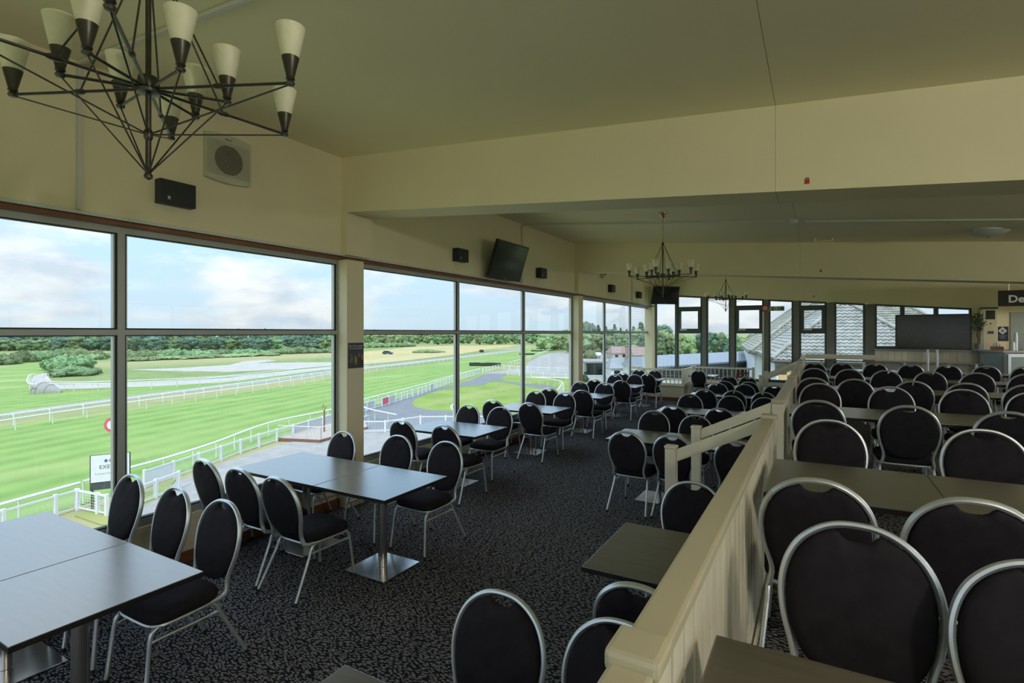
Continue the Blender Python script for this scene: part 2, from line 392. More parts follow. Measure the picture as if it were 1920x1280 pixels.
def back_light(xa, xb, z0, sash=False, posts=True):
    WIN[0] += 1
    bm = bmesh.new(); ya, yb = Y1 + .02, Y1 + .09; w = .05
    
    for p, q in ((xa, xa + w), (xb - w, xb)):
        hexa(bm, [(p, ya, z0), (q, ya, z0), (q, yb, z0), (p, yb, z0), (p, ya, ZW(p) - .05), (q, ya, ZW(q) - .05), (q, yb, ZW(q) - .05), (p, yb, ZW(p) - .05)])
    box(bm, xa + w, xb - w, ya, yb, z0, z0 + .08)
    hexa(bm, [(xa, ya, ZW(xa) - .05), (xb, ya, ZW(xb) - .05), (xb, yb, ZW(xb) - .05), (xa, yb, ZW(xa) - .05), (xa, ya, ZW(xa)), (xb, ya, ZW(xb)), (xb, yb, ZW(xb)), (xa, yb, ZW(xa))])
    if sash:
        zt = min(2.80, ZW(xb) - .13)
        box(bm, xa + w, xb - w, ya, yb, zt - .03, zt + .04); box(bm, xa + w, xb - w, ya, yb, 1.98, 2.06)
    o = struct('window_%d' % WIN[0], bm, 'frame_dark', 'tall dark framed end window')
    bm = bmesh.new(); M = None
    hexa(bm, [(xa + w, Y1 + .05, z0 + .08), (xb - w, Y1 + .05, z0 + .08), (xb - w, Y1 + .056, z0 + .08), (xa + w, Y1 + .056, z0 + .08),
              (xa + w, Y1 + .05, ZW(xa) - .05), (xb - w, Y1 + .05, ZW(xb) - .05), (xb - w, Y1 + .056, ZW(xb) - .05), (xa + w, Y1 + .056, ZW(xa) - .05)])
    obj('pane', bm, 'glass', o)
    if sash:
        s = bmesh.new(); a, b_, c, d = xa + w, xb - w, 2.06, zt - .03; t = .075; y_ = Y1 - .015
        for q in ((a + t, b_ - t, y_, yb, c, c + t), (a + t, b_ - t, y_, yb, d - t, d), (a, a + t, y_, yb, c, d), (b_ - t, b_, y_, yb, c, d)): box(s, *q)
        sh = obj('sash', s, 'frame_dark', o)
        boxobj('handle', 'white_plastic', sh, a + .06, a + .27, y_ - .04, y_ - .001, 2.075, 2.125, b=.006)
LIGHTS = [(-4.64, -3.95, 0), (-3.93, -3.15, 1), (-3.02, -2.31, 0), (-2.19, -1.37, 1), (-1.24, -.58, 0), (-.43, .26, 1), (.45, 1.18, 0)]
for a, b_, s in LIGHTS: back_light(a, b_, .52, bool(s))
for a, b_ in ((1.40, 2.02), (2.02, 2.74), (2.74, 3.46)): back_light(a, b_, 1.56)
for a, b_ in ((-4.78, -4.64), (-3.95, -3.93), (-3.15, -3.02), (-2.31, -2.19), (-1.37, -1.24), (-.58, -.43), (.26, .45), (1.18, 1.40)):
    bm = bmesh.new(); box(bm, a, b_, Y1 - .01, Y1 + .12, .52, ZW(b_))
    struct('wall_post', bm, 'post_grey' if a > -4 else 'wall_paint', 'speckled grey post between end windows')
# the unseen sides; their glazing is added to let in more daylight
bm = bmesh.new(); box(bm, XR, XR + .2, Y0, Y1 + .2, -.2, 1.1); struct('wall_right', bm, 'wall_paint')
bm = bmesh.new(); box(bm, XR, XR + .2, Y0, Y1 + .2, 2.93, 3.3); struct('wall_right_upper', bm, 'wall_paint')
for i in range(10):
    a = Y0 + .05 + i * 2.02; WIN[0] += 1
    bm = bmesh.new()
    for q in ((XR + .05, XR + .12, a - .05, a + 1.98, 1.1, 1.16), (XR + .05, XR + .12, a - .05, a + 1.98, 2.87, 2.93), (XR + .05, XR + .12, a - .05, a, 1.1, 2.93)): box(bm, *q)
    o = struct('window_%d' % WIN[0], bm, 'frame_dark')
    boxobj('pane', 'glass_clear', o, XR + .08, XR + .086, a, a + 1.98, 1.16, 2.87)
bm = bmesh.new(); box(bm, -4.97, XR, Y0 - .2, Y0, -.2, .6); struct('wall_front', bm, 'wall_paint')
bm = bmesh.new(); box(bm, -4.97, XR, Y0 - .2, Y0, 2.93, 4.1); struct('wall_front_upper', bm, 'wall_paint')
for i in range(9):
    a = -4.9 + i * 1.49; WIN[0] += 1
    bm = bmesh.new()
    for q in ((a, a + 1.49, Y0 - .12, Y0 - .04, .6, .67), (a, a + 1.49, Y0 - .12, Y0 - .04, 2.86, 2.93), (a, a + .07, Y0 - .12, Y0 - .04, .6, 2.93)): box(bm, *q)
    o = struct('window_%d' % WIN[0], bm, 'frame_dark')
    boxobj('pane', 'glass_clear', o, a + .07, a + 1.49, Y0 - .085, Y0 - .079, .67, 2.86)

# ---------------------------------------------------------------- far low platform with railings
bm = bmesh.new(); box(bm, -4.78, -3.36, 15.95, Y1 - .02, .001, .43)
struct('floor_platform', bm, 'wall_paint', 'low cream platform wall at the far end')
bm = bmesh.new(); bbox(bm, -4.78, -3.34, 15.925, 15.95, .001, .1, b=.004); struct('baseboard_back', bm, 'brown_wood')
bm = bmesh.new(); bbox(bm, -4.78, -3.33, 15.92, Y1 - .03, .43, .46, b=.004); struct('trim_6', bm, 'joinery_paint')
def railing(name, label, p, q, zb, zt, n, post_at=(0, 1), lowrail=True):
    p = Vector(p); q = Vector(q); d = (q - p); L_ = d.length; d.normalize(); nrm = Vector((-d.y, d.x, 0))
    t = thing(name, label, 'railing', (p.x, p.y, 0))
    def bar(nm, s0, s1, hw, za, zb_):
        bm = bmesh.new(); M = frame_mat((0, 0, 0), (d.x, d.y, 0), (nrm.x, nrm.y, 0)); bbox(bm, s0, s1, -hw, hw, za, zb_, b=.005, M=M); return obj(nm, bm, 'joinery_paint', t)
    bar('top_rail', 0, L_, .03, zt - .05, zt)
    if lowrail: bar('bottom_rail', 0, L_, .025, zb + .001, zb + .05)
    for s in post_at: bar('post', s * L_ - .035, s * L_ + .035, .035, zb, zt + .03)
    for i in range(1, n):
        s = L_ * i / n
        bar('baluster', s - .0125, s + .0125, .0125, zb + .05, zt - .05)
    return t
railing('platform_railing', 'cream baluster railing on the low platform beside the far window corner', (-4.72, 15.99), (-3.39, 15.99), .46, .94, 11)
railing('platform_return_railing', 'short cream boarded railing returning from platform corner to end wall', (-3.38, 16.06), (-3.38, 17.25), .46, .94, 10, post_at=(1,))
bm = bmesh.new(); box(bm, -3.34, -1.62, 17.2, 17.3, .001, .43); struct('trim_7', bm, 'wall_paint')
railing('end_window_railing', 'cream baluster railing in front of the end windows', (-3.3, 17.25), (-1.62, 17.25), .43, .95, 14)

# ---------------------------------------------------------------- tier balustrade and stairs
XB = -.315; ZR = 1.37
def balustrade(name, label, ya, yb, posts):
    t = thing(name, label, 'balustrade', (XB, ya, TIER))
    o = Vector((XB, ya, TIER))
    def bb(nm, m, *a, b=.006):
        bm = bmesh.new(); bbox(bm, *a, b=b); ob = obj(nm, bm, m, t); ob.data.transform(Matrix.Translation(-o)); return ob
    ps = sorted(posts)
    for s0, s1 in zip(ps, ps[1:]):
        bb('handrail', 'handrail_paint', XB - .045, XB + .045, s0 + .05, s1 - .05, ZR - .055, ZR - .012, b=.010)
        bb('under_rail', 'joinery_paint', XB - .025, XB + .025, s0 + .05, s1 - .05, ZR - .09, ZR - .055)
    for s in ps:
        pz = bb('post', 'joinery_paint', XB - .05, XB + .05, s - .05, s + .05, .02, ZR - .03, b=.008)
        bb('post_cap', 'handrail_paint', XB - .056, XB + .056, s - .056, s + .056, ZR - .03, ZR + .012, b=.012)
    n = int((yb - ya) / .125); me = None
    for i in range(n):
        y = ya + .06 + i * .125
        if me is None:
            bm = bmesh.new(); bbox(bm, XB + .016, XB + .034, -.051, .051, .40, ZR - .06, b=.004); me = mesh_of('slat', bm); me.transform(Matrix.Translation((-XB, 0, -TIER))); 
        s = put('slat', me, 'joinery_paint', t, (0, y - ya, 0))
    return t
balustrade('near_balustrade', 'cream boarded balustrade with wide handrail running from the camera to the first stair', -1.9, 4.55, (-1.9, 1.07, 4.55))
balustrade('middle_balustrade', 'cream boarded balustrade between the two stair openings of the upper tier', 5.63, 13.0, (5.63, 8.83, 13.0))
balustrade('far_balustrade', 'short cream balustrade ending at the far end wall', 14.34, 17.5, (14.34, 16.2, 17.45))
def stair(name, label, ya, yb):
    t = thing(name, label, 'stairs', (-.66, (ya + yb) / 2, 0)); o = Vector((-.66, (ya + yb) / 2, 0))
    for i, (x0, x1, z) in enumerate(((-.88, XT - .022, .16), (-.57, XT - .022, .32))):
        bm = bmesh.new(); box(bm, x0, x1, ya + .06, yb - .06, .001 if i == 0 else .16, z); ob = obj('step', bm, 'carpet', t); ob.data.transform(Matrix.Translation(-o))
    for y in (ya, yb):
        bm = bmesh.new(); bbox(bm, -1.105, -1.015, y - .045, y + .045, .001, 1.04, b=.008); ob = obj('newel_post', bm, 'joinery_paint', t); ob.data.transform(Matrix.Translation(-o))
        bm = bmesh.new(); bbox(bm, -1.11, -1.01, y - .05, y + .05, 1.04, 1.065, b=.01); ob = obj('newel_cap', bm, 'joinery_paint', t); ob.data.transform(Matrix.Translation(-o))
        a = Vector((-1.015, y, .985)); b_ = Vector((XB - .05, y, 1.30))
        bm = bmesh.new(); hexa(bm, [a + Vector((0, -.03, -.05)), b_ + Vector((0, -.03, -.05)), b_ + Vector((0, .03, -.05)), a + Vector((0, .03, -.05)), a + Vector((0, -.03, .05)), b_ + Vector((0, -.03, .05)), b_ + Vector((0, .03, .05)), a + Vector((0, .03, .05))])
        bmesh.ops.bevel(bm, geom=bm.edges[:], offset=.008, segments=2, affect='EDGES')
        ob = obj('stair_rail', bm, 'joinery_paint', t); ob.data.transform(Matrix.Translation(-o))
stair('near_stairs', 'carpeted steps with two sloping cream handrails, nearest stair opening', 4.55, 5.63)
stair('far_stairs', 'carpeted steps with sloping cream handrails near the end windows', 13.0, 14.34)
# plank guard and narrow shelf in front of the end windows
bm = bmesh.new(); bbox(bm, -.26, 1.40, 17.36, 17.40, 1.27, 1.40, b=.006); tag(obj('guard_plank', bm, 'joinery_paint'), 'cream horizontal plank across the end windows above the shelf', 'plank')
t = thing('drinks_shelf', 'long narrow dark shelf counter on brackets along the end wall', 'shelf', (1.6, 17.3, TIER))
boxobj('shelf_top', 'laminate', t, -1.95, 2.0, -.13, .13, .735, .765, b=.003)
for x in (-1.5, -.5, .4, 1.3, 1.85): boxobj('leg', 'chair_metal', t, x, x + .06, -.03, .03, .001, .735, b=.004)
t = thing('radiator', 'white panel radiator on the boarded wall under the shelf', 'radiator', (1.95, 17.55, TIER))
boxobj('panel', 'white_plastic', t, -.35, .35, -.03, .05, .35, .76, b=.01)
for i in range(12): boxobj('fin', 'white_plastic', t, -.33 + i * .056, -.30 + i * .056, -.04, -.03, .38, .72)
boxobj('top_grille', 'white_plastic', t, -.36, .36, -.045, .055, .76, .78, b=.004)

# ---------------------------------------------------------------- chairs
HOOP = [(0, .917), (.05, .913), (.095, .898), (.135, .872), (.168, .838), (.192, .795), (.207, .745), (.212, .695), (.208, .645), (.198, .595), (.184, .55), (.173, .505), (.170, .468), (.176, .435)]
YB = lambda z: -.222 - .098 * (z - .46) / .457
def rail_pts(side):
    f = .185 * side
    return smoothpath([(f * 1.02, .232, .30), (f, .222, .355), (f, .198, .383), (f, .15, .390), (f, -.06, .390), (f * 1.005, -.118, .383), (f * 1.02, -.150, .355), (f * 1.04, -.172, .30)], 3)
def make_chair():
    t = thing('banquet_chair', 'x', 'chair')
    # seat
    def outline(ins, n=44):
        out = []
        for k in range(n):
            a = 2 * PI * k / n; c, s = math.cos(a), math.sin(a); e = .42
            x = math.copysign(abs(c) ** e, c); y = math.copysign(abs(s) ** e, s)
            w = .205 + .018 * (y * .5 + .5)
            out.append((x * (w - ins), .022 + y * (.208 - ins)))
        return out
    bm = bmesh.new(); rings = []
    for ins, z in ((.03, .402), (.008, .406), (0, .418), (0, .448), (.006, .464), (.022, .475), (.06, .482), (.12, .485)):
        rings.append([bm.verts.new((x, y, z)) for x, y in outline(ins)])
    for A, B in zip(rings, rings[1:]):
        for k in range(len(A)): bm.faces.new((A[k], A[(k + 1) % len(A)], B[(k + 1) % len(A)], B[k]))
    bm.faces.new(rings[0][::-1]); bm.faces.new(rings[-1])
    obj('seat', bm, 'fabric', t, smooth=60)
    bm = bmesh.new(); tube(bm, [(x, y, .396) for x, y in outline(.012, 36)], .0095, 6, closed=True); obj('seat_frame', bm, 'chair_metal', t, smooth=50)
    # hoop
    half = [(x, YB(z), z) for x, z in HOOP] + [(.182, -.205, .408), (.186, -.165, .396), (.186, -.09, .393)]
    pts = [(-x, y, z) for x, y, z in half[::-1]] + half[1:]
    bm = bmesh.new(); tube(bm, smoothpath(pts, 3), .0135, 8, flat=(.85, 1.2), up=(0, 1, 0)); obj('back_frame', bm, 'chair_metal', t, smooth=50)
    # padded oval back with hand hold
    H = [(x - .012, z) for x, z in HOOP[2:10]]
    side = [(.042, .876), (.052, .888), (.064, .895)] + [(x, z - .004) for x, z in H[1:]] + [(.172, .552), (.15, .515), (.118, .485), (.075, .468), (.03, .462)]
    top = [(.0, .866), (.025, .868)]
    prof = top + side
    ring = [(x, z) for x, z in prof] + [(0, .461)] + [(-x, z) for x, z in prof[:0:-1]]
    bm = bmesh.new(); cz = .675; layers = []
    for sc, dy in ((.80, .029), (.93, .024), (.985, .014), (1, 0), (.985, -.012), (.93, -.019), (.80, -.022)):
        layers.append([bm.verts.new((x * sc, YB(cz + (z - cz) * sc) + dy, cz + (z - cz) * sc)) for x, z in ring])
    n = len(ring)
    for A, B in zip(layers, layers[1:]):
        for k in range(n): bm.faces.new((A[k], A[(k + 1) % n], B[(k + 1) % n], B[k]))
    for Lr, dy in ((layers[0], .034), (layers[-1], -.024)):
        inner = [bm.verts.new((v.co.x * .5, YB(cz + (v.co.z - cz) * .5) + dy, cz + (v.co.z - cz) * .5)) for v in Lr]
        for k in range(n): bm.faces.new((Lr[k], Lr[(k + 1) % n], inner[(k + 1) % n], inner[k]))
        c_ = bm.verts.new((0, YB(cz) + dy * 1.1, cz))
        for k in range(n): bm.faces.new((inner[k], inner[(k + 1) % n], c_))
    obj('backrest', bm, 'fabric', t, smooth=70)
    for s in (-1, 1):
        bm = bmesh.new(); tube(bm, rail_pts(s), .0115, 8, up=(1, 0, 0)); obj('side_rail', bm, 'chair_metal', t, smooth=50)
        f = .185 * s
        for a, b_ in (((f * 1.02, .232, .30), (f * 1.13, .262, .012)), ((f * 1.04, -.172, .30), (f * 1.20, -.318, .012))):
            bm = bmesh.new(); tube(bm, [a, b_], .0115, 8); lg = obj('leg', bm, 'chair_metal', t, smooth=50)
            bm = bmesh.new(); d = (Vector(b_) - Vector(a)).normalized(); tube(bm, [Vector(b_) - d * .012, (b_[0] + d.x * .01, b_[1] + d.y * .01, .0005)], .0128, 8); obj('rubber_foot', bm, 'rubber', lg)
        bm = bmesh.new(); tube(bm, [(f * 1.025, .235, .325), (f * 1.035, -.163, .325)], .0085, 6); obj('stretcher', bm, 'chair_metal', t, smooth=50)
    return t
CH0 = make_chair(); CH_USED = [0]
def chair(x, y, face, label, group, z=0, jit=2.5):
    """x, y: where the top of the hoop stands; face +1 looks along +Y, -1 along -Y"""
    t = CH0 if not CH_USED[0] else copy_tree(CH0)
    CH_USED[0] += 1
    rz = R(random.uniform(-jit, jit)) + (0 if face > 0 else PI)
    off = Matrix.Rotation(rz, 3, 'Z') @ Vector((0, YB(.917), 0))
    t.location = (x - off.x, y - off.y, z); t.rotation_euler = (0, 0, rz)
    return tag(t, label, 'chair', group)

# ---------------------------------------------------------------- tables
TABLES = {}
def make_table(w, d):
    t = thing('pedestal_table', 'x', 'table')
    bm = bmesh.new(); bbox(bm, -w / 2, w / 2, -d / 2, d / 2, .712, .74, b=.0025); top = obj('table_top', bm, 'laminate', t)
    bm = bmesh.new()
    for q in ((-w / 2 - .0012, w / 2 + .0012, -d / 2 - .0012, -d / 2 + .003, .7125, .7365), (-w / 2 - .0012, w / 2 + .0012, d / 2 - .003, d / 2 + .0012, .7125, .7365), (-w / 2 - .0012, -w / 2 + .003, -d / 2, d / 2, .7125, .7365), (w / 2 - .003, w / 2 + .0012, -d / 2, d / 2, .7125, .7365)): box(bm, *q)
    obj('edge_band', bm, 'laminate_edge', top)
    bm = bmesh.new(); lathe(bm, [(.0385, .012), (.0385, .69)], 24); obj('column', bm, 'steel', t, smooth=40)
    bm = bmesh.new(); bbox(bm, -.225, .225, -.225, .225, .001, .011, b=.002); bp = obj('base_plate', bm, 'steel_plate', t)
    bm = bmesh.new(); lathe(bm, [(.044, .011), (.044, .016), (.039, .018)], 24); obj('collar', bm, 'steel', bp, smooth=40)
    boxobj('mounting_plate', 'laminate_edge', t, -.18, .18, -.18, .18, .69, .712)
    return t
def table(x0, x1, y0, y1, label, group, z=0):
    k = (round(x1 - x0, 2), round(y1 - y0, 2))
    if k in TABLES: t = copy_tree(TABLES[k])
    else: t = TABLES[k] = make_table(*k)
    t.location = ((x0 + x1) / 2, (y0 + y1) / 2, z)
    return tag(t, label, 'table', group)
ORD = ('first', 'second', 'third', 'fourth', 'fifth', 'sixth', 'seventh')
GW, GM, GT = 'black oval-back chairs along the window tables', 'black oval-back chairs below the balustrade', 'black oval-back chairs on the upper tier'
TW, TM, TT = 'dark tables along the window', 'dark tables below the balustrade', 'dark tables on the upper tier'
WT = [(.85, 1.64), (3.01, 3.80), (5.39, 6.18), (7.54, 8.33), (9.73, 10.52), (12.01, 12.80), (14.08, 14.87)]
for i, (a, b_) in enumerate(WT):
    right = -3.635 if i < 2 else -3.61
    table(-4.765, right, a, b_, 'dark-topped table against the glass, %s window table from the camera' % ORD[i], TW)
    if i < 2: table(-3.627, -2.84, a, b_, 'square dark-topped table at the aisle end of the %s window table' % ORD[i], TW)
WCH = {0: ([], [(-4.55, 2.09), (-3.90, 2.075), (-3.34, 2.07)]), 1: ([(-4.59, 2.645), (-4.04, 2.61), (-3.54, 2.59)], [(-4.51, 4.16), (-3.84, 4.29), (-3.20, 4.29)]),
       2: ([(-4.49, 5.05), (-3.81, 5.03)], [(-4.54, 6.63), (-4.0, 6.66)]), 3: ([(-4.54, 7.29), (-3.87, 7.29)], [(-4.54, 8.85), (-3.94, 8.82)]),
       4: ([(-4.54, 9.37), (-3.85, 9.38)], [(-4.54, 10.99), (-3.97, 10.98)]), 5: ([(-4.48, 11.66), (-3.85, 11.71)], [(-4.54, 13.34), (-4.06, 13.48)]),
       6: ([(-4.54, 13.93), (-3.86, 13.93)], [(-4.54, 15.45), (-4.05, 15.41)])}
for i, (near, far) in WCH.items():
    for side, row in (('near', near), ('far', far)):
        for k, (x, y) in enumerate(row):
            pos = ('next to the glass', 'middle of three', 'at the aisle') if len(row) == 3 else ('next to the glass', 'at the aisle')
            chair(x, y, 1 if side == 'near' else -1, 'black oval-back chair, %s side of %s window table, %s' % (side, ORD[i], pos[k]), GW)
# middle rows below the balustrade
MT = [((.65, 1.45), ((-1.57, -.42),)), ((2.70, 3.48), ((-1.11, -.38),)), ((6.09, 6.87), ((-2.2, -1.13), (-1.12, -.40))), ((8.62, 9.28), ((-2.28, -1.17), (-1.16, -.42))), ((11.2, 11.75), ((-2.28, -1.17), (-1.16, -.42))), ((13.05, 13.75), ((-2.24, -1.16), (-1.15, -.60)))]
for i, ((a, b_), xs) in enumerate(MT):
    for k, (x0, x1) in enumerate(xs):
        table(x0, x1, a, b_, 'dark table below the balustrade, %s row from the camera%s' % (ORD[i], '' if len(xs) == 1 else (', window side', ', balustrade side')[k]), TM)
MCH = {0: ([], [(-1.144, 1.92), (-.64, 1.95)]), 1: ([(-.67, 2.26)], [(-.78, 4.02)]), 2: ([(-1.82, 5.69), (-1.33, 5.73), (-.70, 5.75)], [(-1.95, 7.40), (-1.37, 7.27), (-.76, 7.38)]),
       3: ([(-1.85, 8.05), (-1.21, 8.13), (-.67, 8.17)], [(-1.93, 9.72), (-1.27, 9.80), (-.74, 9.82)]), 4: ([(-1.85, 10.66), (-1.34, 10.72), (-.83, 10.70)], [(-1.83, 12.1), (-1.30, 12.1), (-.75, 12.2)]),
       5: ([(-1.79, 12.75), (-1.29, 12.78)], [(-1.89, 14.19), (-1.46, 14.25)])}
for i, (near, far) in MCH.items():
    for side, row in (('near', near), ('far', far)):
        for k, (x, y) in enumerate(row):
            pos = {1: '', 2: (', left one', ', right one'), 3: (', left one', ', middle one', ', right one')}[len(row)]
            chair(x, y, 1 if side == 'near' else -1, 'black oval-back chair below the balustrade, %s side of %s table row%s' % (side, ORD[i], pos[k] if pos else ''), GM)
chair(-2.96, 16.0, 1, 'single black oval-back chair in front of the end window railing', GM)
table(-3.28, -2.55, 16.19, 16.95, 'small dark table against the end window railing', TM)
# upper tier
TR = [(.70, 1.48), (2.93, 3.73), (5.86, 6.66), (8.52, 9.24), (10.68, 11.36), (12.95, 13.65)]
TX = [(1, 1.33), (2, 2.1), (3, 3.0), (4, 3.7), (5, 4.5), (5, 4.5)]
for i, (a, b_) in enumerate(TR):
    for k in range(min(6, i + 3)):
        x0 = -.225 + k * .763
        table(x0, x0 + .755, a, b_, 'dark table on the upper tier, %s row, %s from the balustrade' % (ORD[i], ORD[k]), TT, TIER)
TCH = {0: ([], [(.114, 2.02), (.535, 1.93)]), 1: ([(.0, 2.55), (.507, 2.53)], [(.08, 4.32), (.91, 4.37)]), 2: ([(.015, 5.52), (.676, 5.49), (1.29, 5.45)], [(.037, 7.37), (.727, 7.30), (1.364, 7.34), (1.90, 7.3)]),
       3: ([(-.03, 8.24), (.443, 8.28), (1.06, 8.29), (1.58, 8.3), (2.13, 8.34)], []), 4: ([(-.03, 10.43), (.482, 10.45), (.98, 10.41), (1.55, 10.46), (2.118, 10.48), (2.68, 10.5)], []),
       5: ([(-.03, 12.5), (.458, 12.66), (1.019, 12.74), (1.593, 12.76), (2.151, 12.76), (2.704, 12.75), (3.25, 12.78)], [])}
for i, (near, far) in TCH.items():
    for side, row in (('near', near), ('far', far)):
        for k, (x, y) in enumerate(row):
            chair(x, y, 1 if side == 'near' else -1, 'black oval-back chair on the tier, %s side of %s row, %s from balustrade' % (side, ORD[i], ORD[k]), GT, TIER)
# wooden high chair by the end railing
t = thing('high_chair', 'reddish wooden high chair leaning by the end window railing', 'high chair', (-1.85, 16.2, 0), R(20))
for sx in (-1, 1):
    for sy in (-1, 1):
        bm = bmesh.new(); tube(bm, [(sx * .2, sy * .24, .001), (sx * .15, sy * .10 - .02, .62)], .016, 6); obj('leg', bm, 'brown_wood', t)
    bm = bmesh.new(); tube(bm, [(sx * .15, -.12, .55), (sx * .15, -.26, .98)], .016, 6); obj('back_post', bm, 'brown_wood', t)
boxobj('seat', 'brown_wood', t, -.17, .17, -.14, .14, .50, .52)
boxobj('tray', 'brown_wood', t, -.19, .19, .08, .26, .66, .685)
for i in range(3): boxobj('back_slat', 'brown_wood', t, -.15, .15, -.19 - .04 * i, -.175 - .04 * i, .66 + i * .1, .71 + i * .1)

# ================================================================ FITTINGS
def make_chandelier(zc):
    """origin at the lowest tip; zc = height of the ceiling above the tip"""
    t = thing('chandelier', 'x', 'chandelier')
    HUB, MID, TOP = .303, .145, .79
    bm = bmesh.new(); tube(bm, [(0, 0, .01), (0, 0, TOP)], .009, 10); lathe(bm, [(.0, -.012), (.012, -.006), (.014, .004), (.009, .014), (.013, .022), (.009, .03)], 12); obj('stem', bm, 'bronze', t, smooth=40)
    bm = bmesh.new(); lathe(bm, [(.012, HUB - .02), (.035, HUB - .015), (.037, HUB - .005), (.03, HUB), (.034, HUB + .02), (.03, HUB + .04), (.012, HUB + .045)], 18); obj('hub', bm, 'bronze', t, smooth=40)
    bm = bmesh.new(); lathe(bm, [(.009, MID - .02), (.014, MID - .012), (.014, MID + .012), (.009, MID + .02)], 12); obj('lower_collar', bm, 'bronze', t, smooth=40)
    bm = bmesh.new(); lathe(bm, [(.008, TOP - .02), (.018, TOP - .01), (.018, TOP + .01), (.006, TOP + .03)], 12); obj('top_collar', bm, 'bronze', t, smooth=40)
    cup = shade = coup = None
    for k in range(12):
        outer = k % 2 == 0; r = .51 if outer else .24; a = R(25 + 30 * k); c, s = math.cos(a), math.sin(a)
        bm = bmesh.new(); tube(bm, [(c * .03, s * .03, HUB), (c * r, s * r, HUB)], .0052, 8); arm = obj('arm', bm, 'bronze', t, smooth=40)
        zl = MID if outer else .008
        bm = bmesh.new(); tube(bm, [(0, 0, zl), (c * r, s * r, HUB - .004)], .0029, 6); obj('lower_rod', bm, 'bronze', t)
        if outer:
            bm = bmesh.new(); tube(bm, [(c * .255, s * .255, HUB), (c * .008, s * .008, TOP)], .0031, 6); obj('tie_rod', bm, 'bronze', t)
            bm = bmesh.new(); tube(bm, [(c * .235, s * .235, HUB), (c * .245, s * .245, HUB), (c * .265, s * .265, HUB), (c * .275, s * .275, HUB)], [.006, .0095, .0095, .006], 8); obj('coupling', bm, 'bronze', arm, smooth=40)
        if cup is None:
            bm = bmesh.new(); lathe(bm, [(.0, -.010), (.012, -.008), (.015, 0), (.010, .008), (.015, .013), (.013, .02), (.0285, .086), (.026, .086)], 18); cup = mesh_of('lamp_cup', bm, 40)
            bm = bmesh.new(); lathe(bm, [(.024, .08), (.0275, .086), (.048, .188), (.046, .188), (.026, .09)], 24); shade = mesh_of('lamp_shade', bm, 40)
        cu = put('lamp_cup', cup, 'bronze', t, (c * r, s * r, HUB)); put('lamp_shade', shade, 'alabaster', cu)
    # chain and ceiling rose
    bm = bmesh.new(); z = TOP + .02; i = 0
    while z < zc - .07:
        ring = [(math.cos(2 * PI * q / 8) * .009 * (i % 2 == 0), math.cos(2 * PI * q / 8) * .009 * (i % 2), z + .017 + math.sin(2 * PI * q / 8) * .019) for q in range(8)]
        tube(bm, ring, .0026, 5, closed=True, up=(1, 1, 0)); z += .029; i += 1
    obj('chain', bm, 'brass', t)
    bm = bmesh.new(); lathe(bm, [(.004, zc - .085), (.012, zc - .075), (.03, zc - .05), (.022, zc - .04), (.05, zc - .02), (.055, zc + .012)], 20); obj('ceiling_rose', bm, 'brass', t, smooth=40)
    return t
zt = 2.552
ch = make_chandelier(ZC(-2.0) - zt)
ch.location = (-2.0, .965, zt); tag(ch, 'large bronze twelve-arm chandelier hanging nearest, top left of the view', 'chandelier', 'bronze chandeliers with alabaster shades')
for y, rz, lab in ((8.05, 8, 'bronze twelve-arm chandelier on a brass chain in the middle bay'), (14.45, 20, 'bronze twelve-arm chandelier farthest away in front of the end windows')):
    c2 = copy_tree(ch); c2.location = (-2.0, y, zt); c2.rotation_euler = (0, 0, R(rz)); tag(c2, lab, 'chandelier', 'bronze chandeliers with alabaster shades')

# extractor fan
t = thing('extractor_fan', 'cream square wall extractor fan with round louvred grille', 'fan', (XW, 2.953, 3.61))
bm = bmesh.new(); poly = [(-.215, -.20), (0, -.222), (.215, -.20), (.215, .20), (0, .222), (-.215, .20)]
M = frame_mat((0, 0, 0), (0, 1, 0), (0, 0, 1))
prism(bm, [(-.215 + .43 * i / 12, -.20 - .022 * math.sin(PI * i / 12)) for i in range(13)] + [(.215 - .43 * i / 12, .20 + .022 * math.sin(PI * i / 12)) for i in range(13)], 0, .045, M)
obj('housing', bm, 'fan_plastic', t)
bm = bmesh.new(); prism(bm, arc(0, -.01, .135, 0, 2 * PI, 40)[:-1], .045, .0465, M); obj('opening', bm, 'fan_dark', t)
me = None
for i in range(25):
    z = -.155 + i * .0125
    r2 = .205
    bm = bmesh.new(); box(bm, .0465, .053, -r2, r2, z - .0016, z + .0016); obj('louvre', bm, 'fan_plastic', t)
for q in ((-.035, -.022, .0, .012), (-.018, .03, .002, .009)): boxobj('badge', 'print_green', t, .046, .0475, q[0], q[1], .172 + q[2], .172 + q[3])
# wall speakers
def speaker(y, z, w, h, d, label):
    t = thing('wall_speaker', label, 'speaker', (XW, y, z), group='black wall speakers above the windows')
    boxobj('cabinet', 'speaker_black', t, 0, d, -w / 2, w / 2, -h / 2, h / 2, b=.004)
    boxobj('grille', 'speaker_black', t, d, d + .004, -w / 2 + .008, w / 2 - .008, -h / 2 + .008, h / 2 - .008, b=.0015)
    boxobj('badge', 'print_white', t, d + .004, d + .006, -w * .30, -w * .30 + .008, -h * .28, -h * .28 + .018)
    boxobj('badge', 'print_white', t, d + .004, d + .006, -w * .30 + .011, -w * .30 + .019, -h * .28, -h * .28 + .018)
    boxobj('badge', 'print_white', t, d + .004, d + .006, -w * .30, -w * .30 + .020, -h * .28 - .008, -h * .28 - .004)
speaker(2.485, 3.185, .29, .20, .085, 'large black wall speaker under the extractor fan')
speaker(6.62, 3.185, .27, .195, .11, 'black wall speaker left of the tilted television')
speaker(9.36, 3.18, .27, .195, .11, 'black wall speaker right of the tilted television')
speaker(13.5, 3.175, .27, .195, .11, 'black wall speaker in the far bay, nearer one')
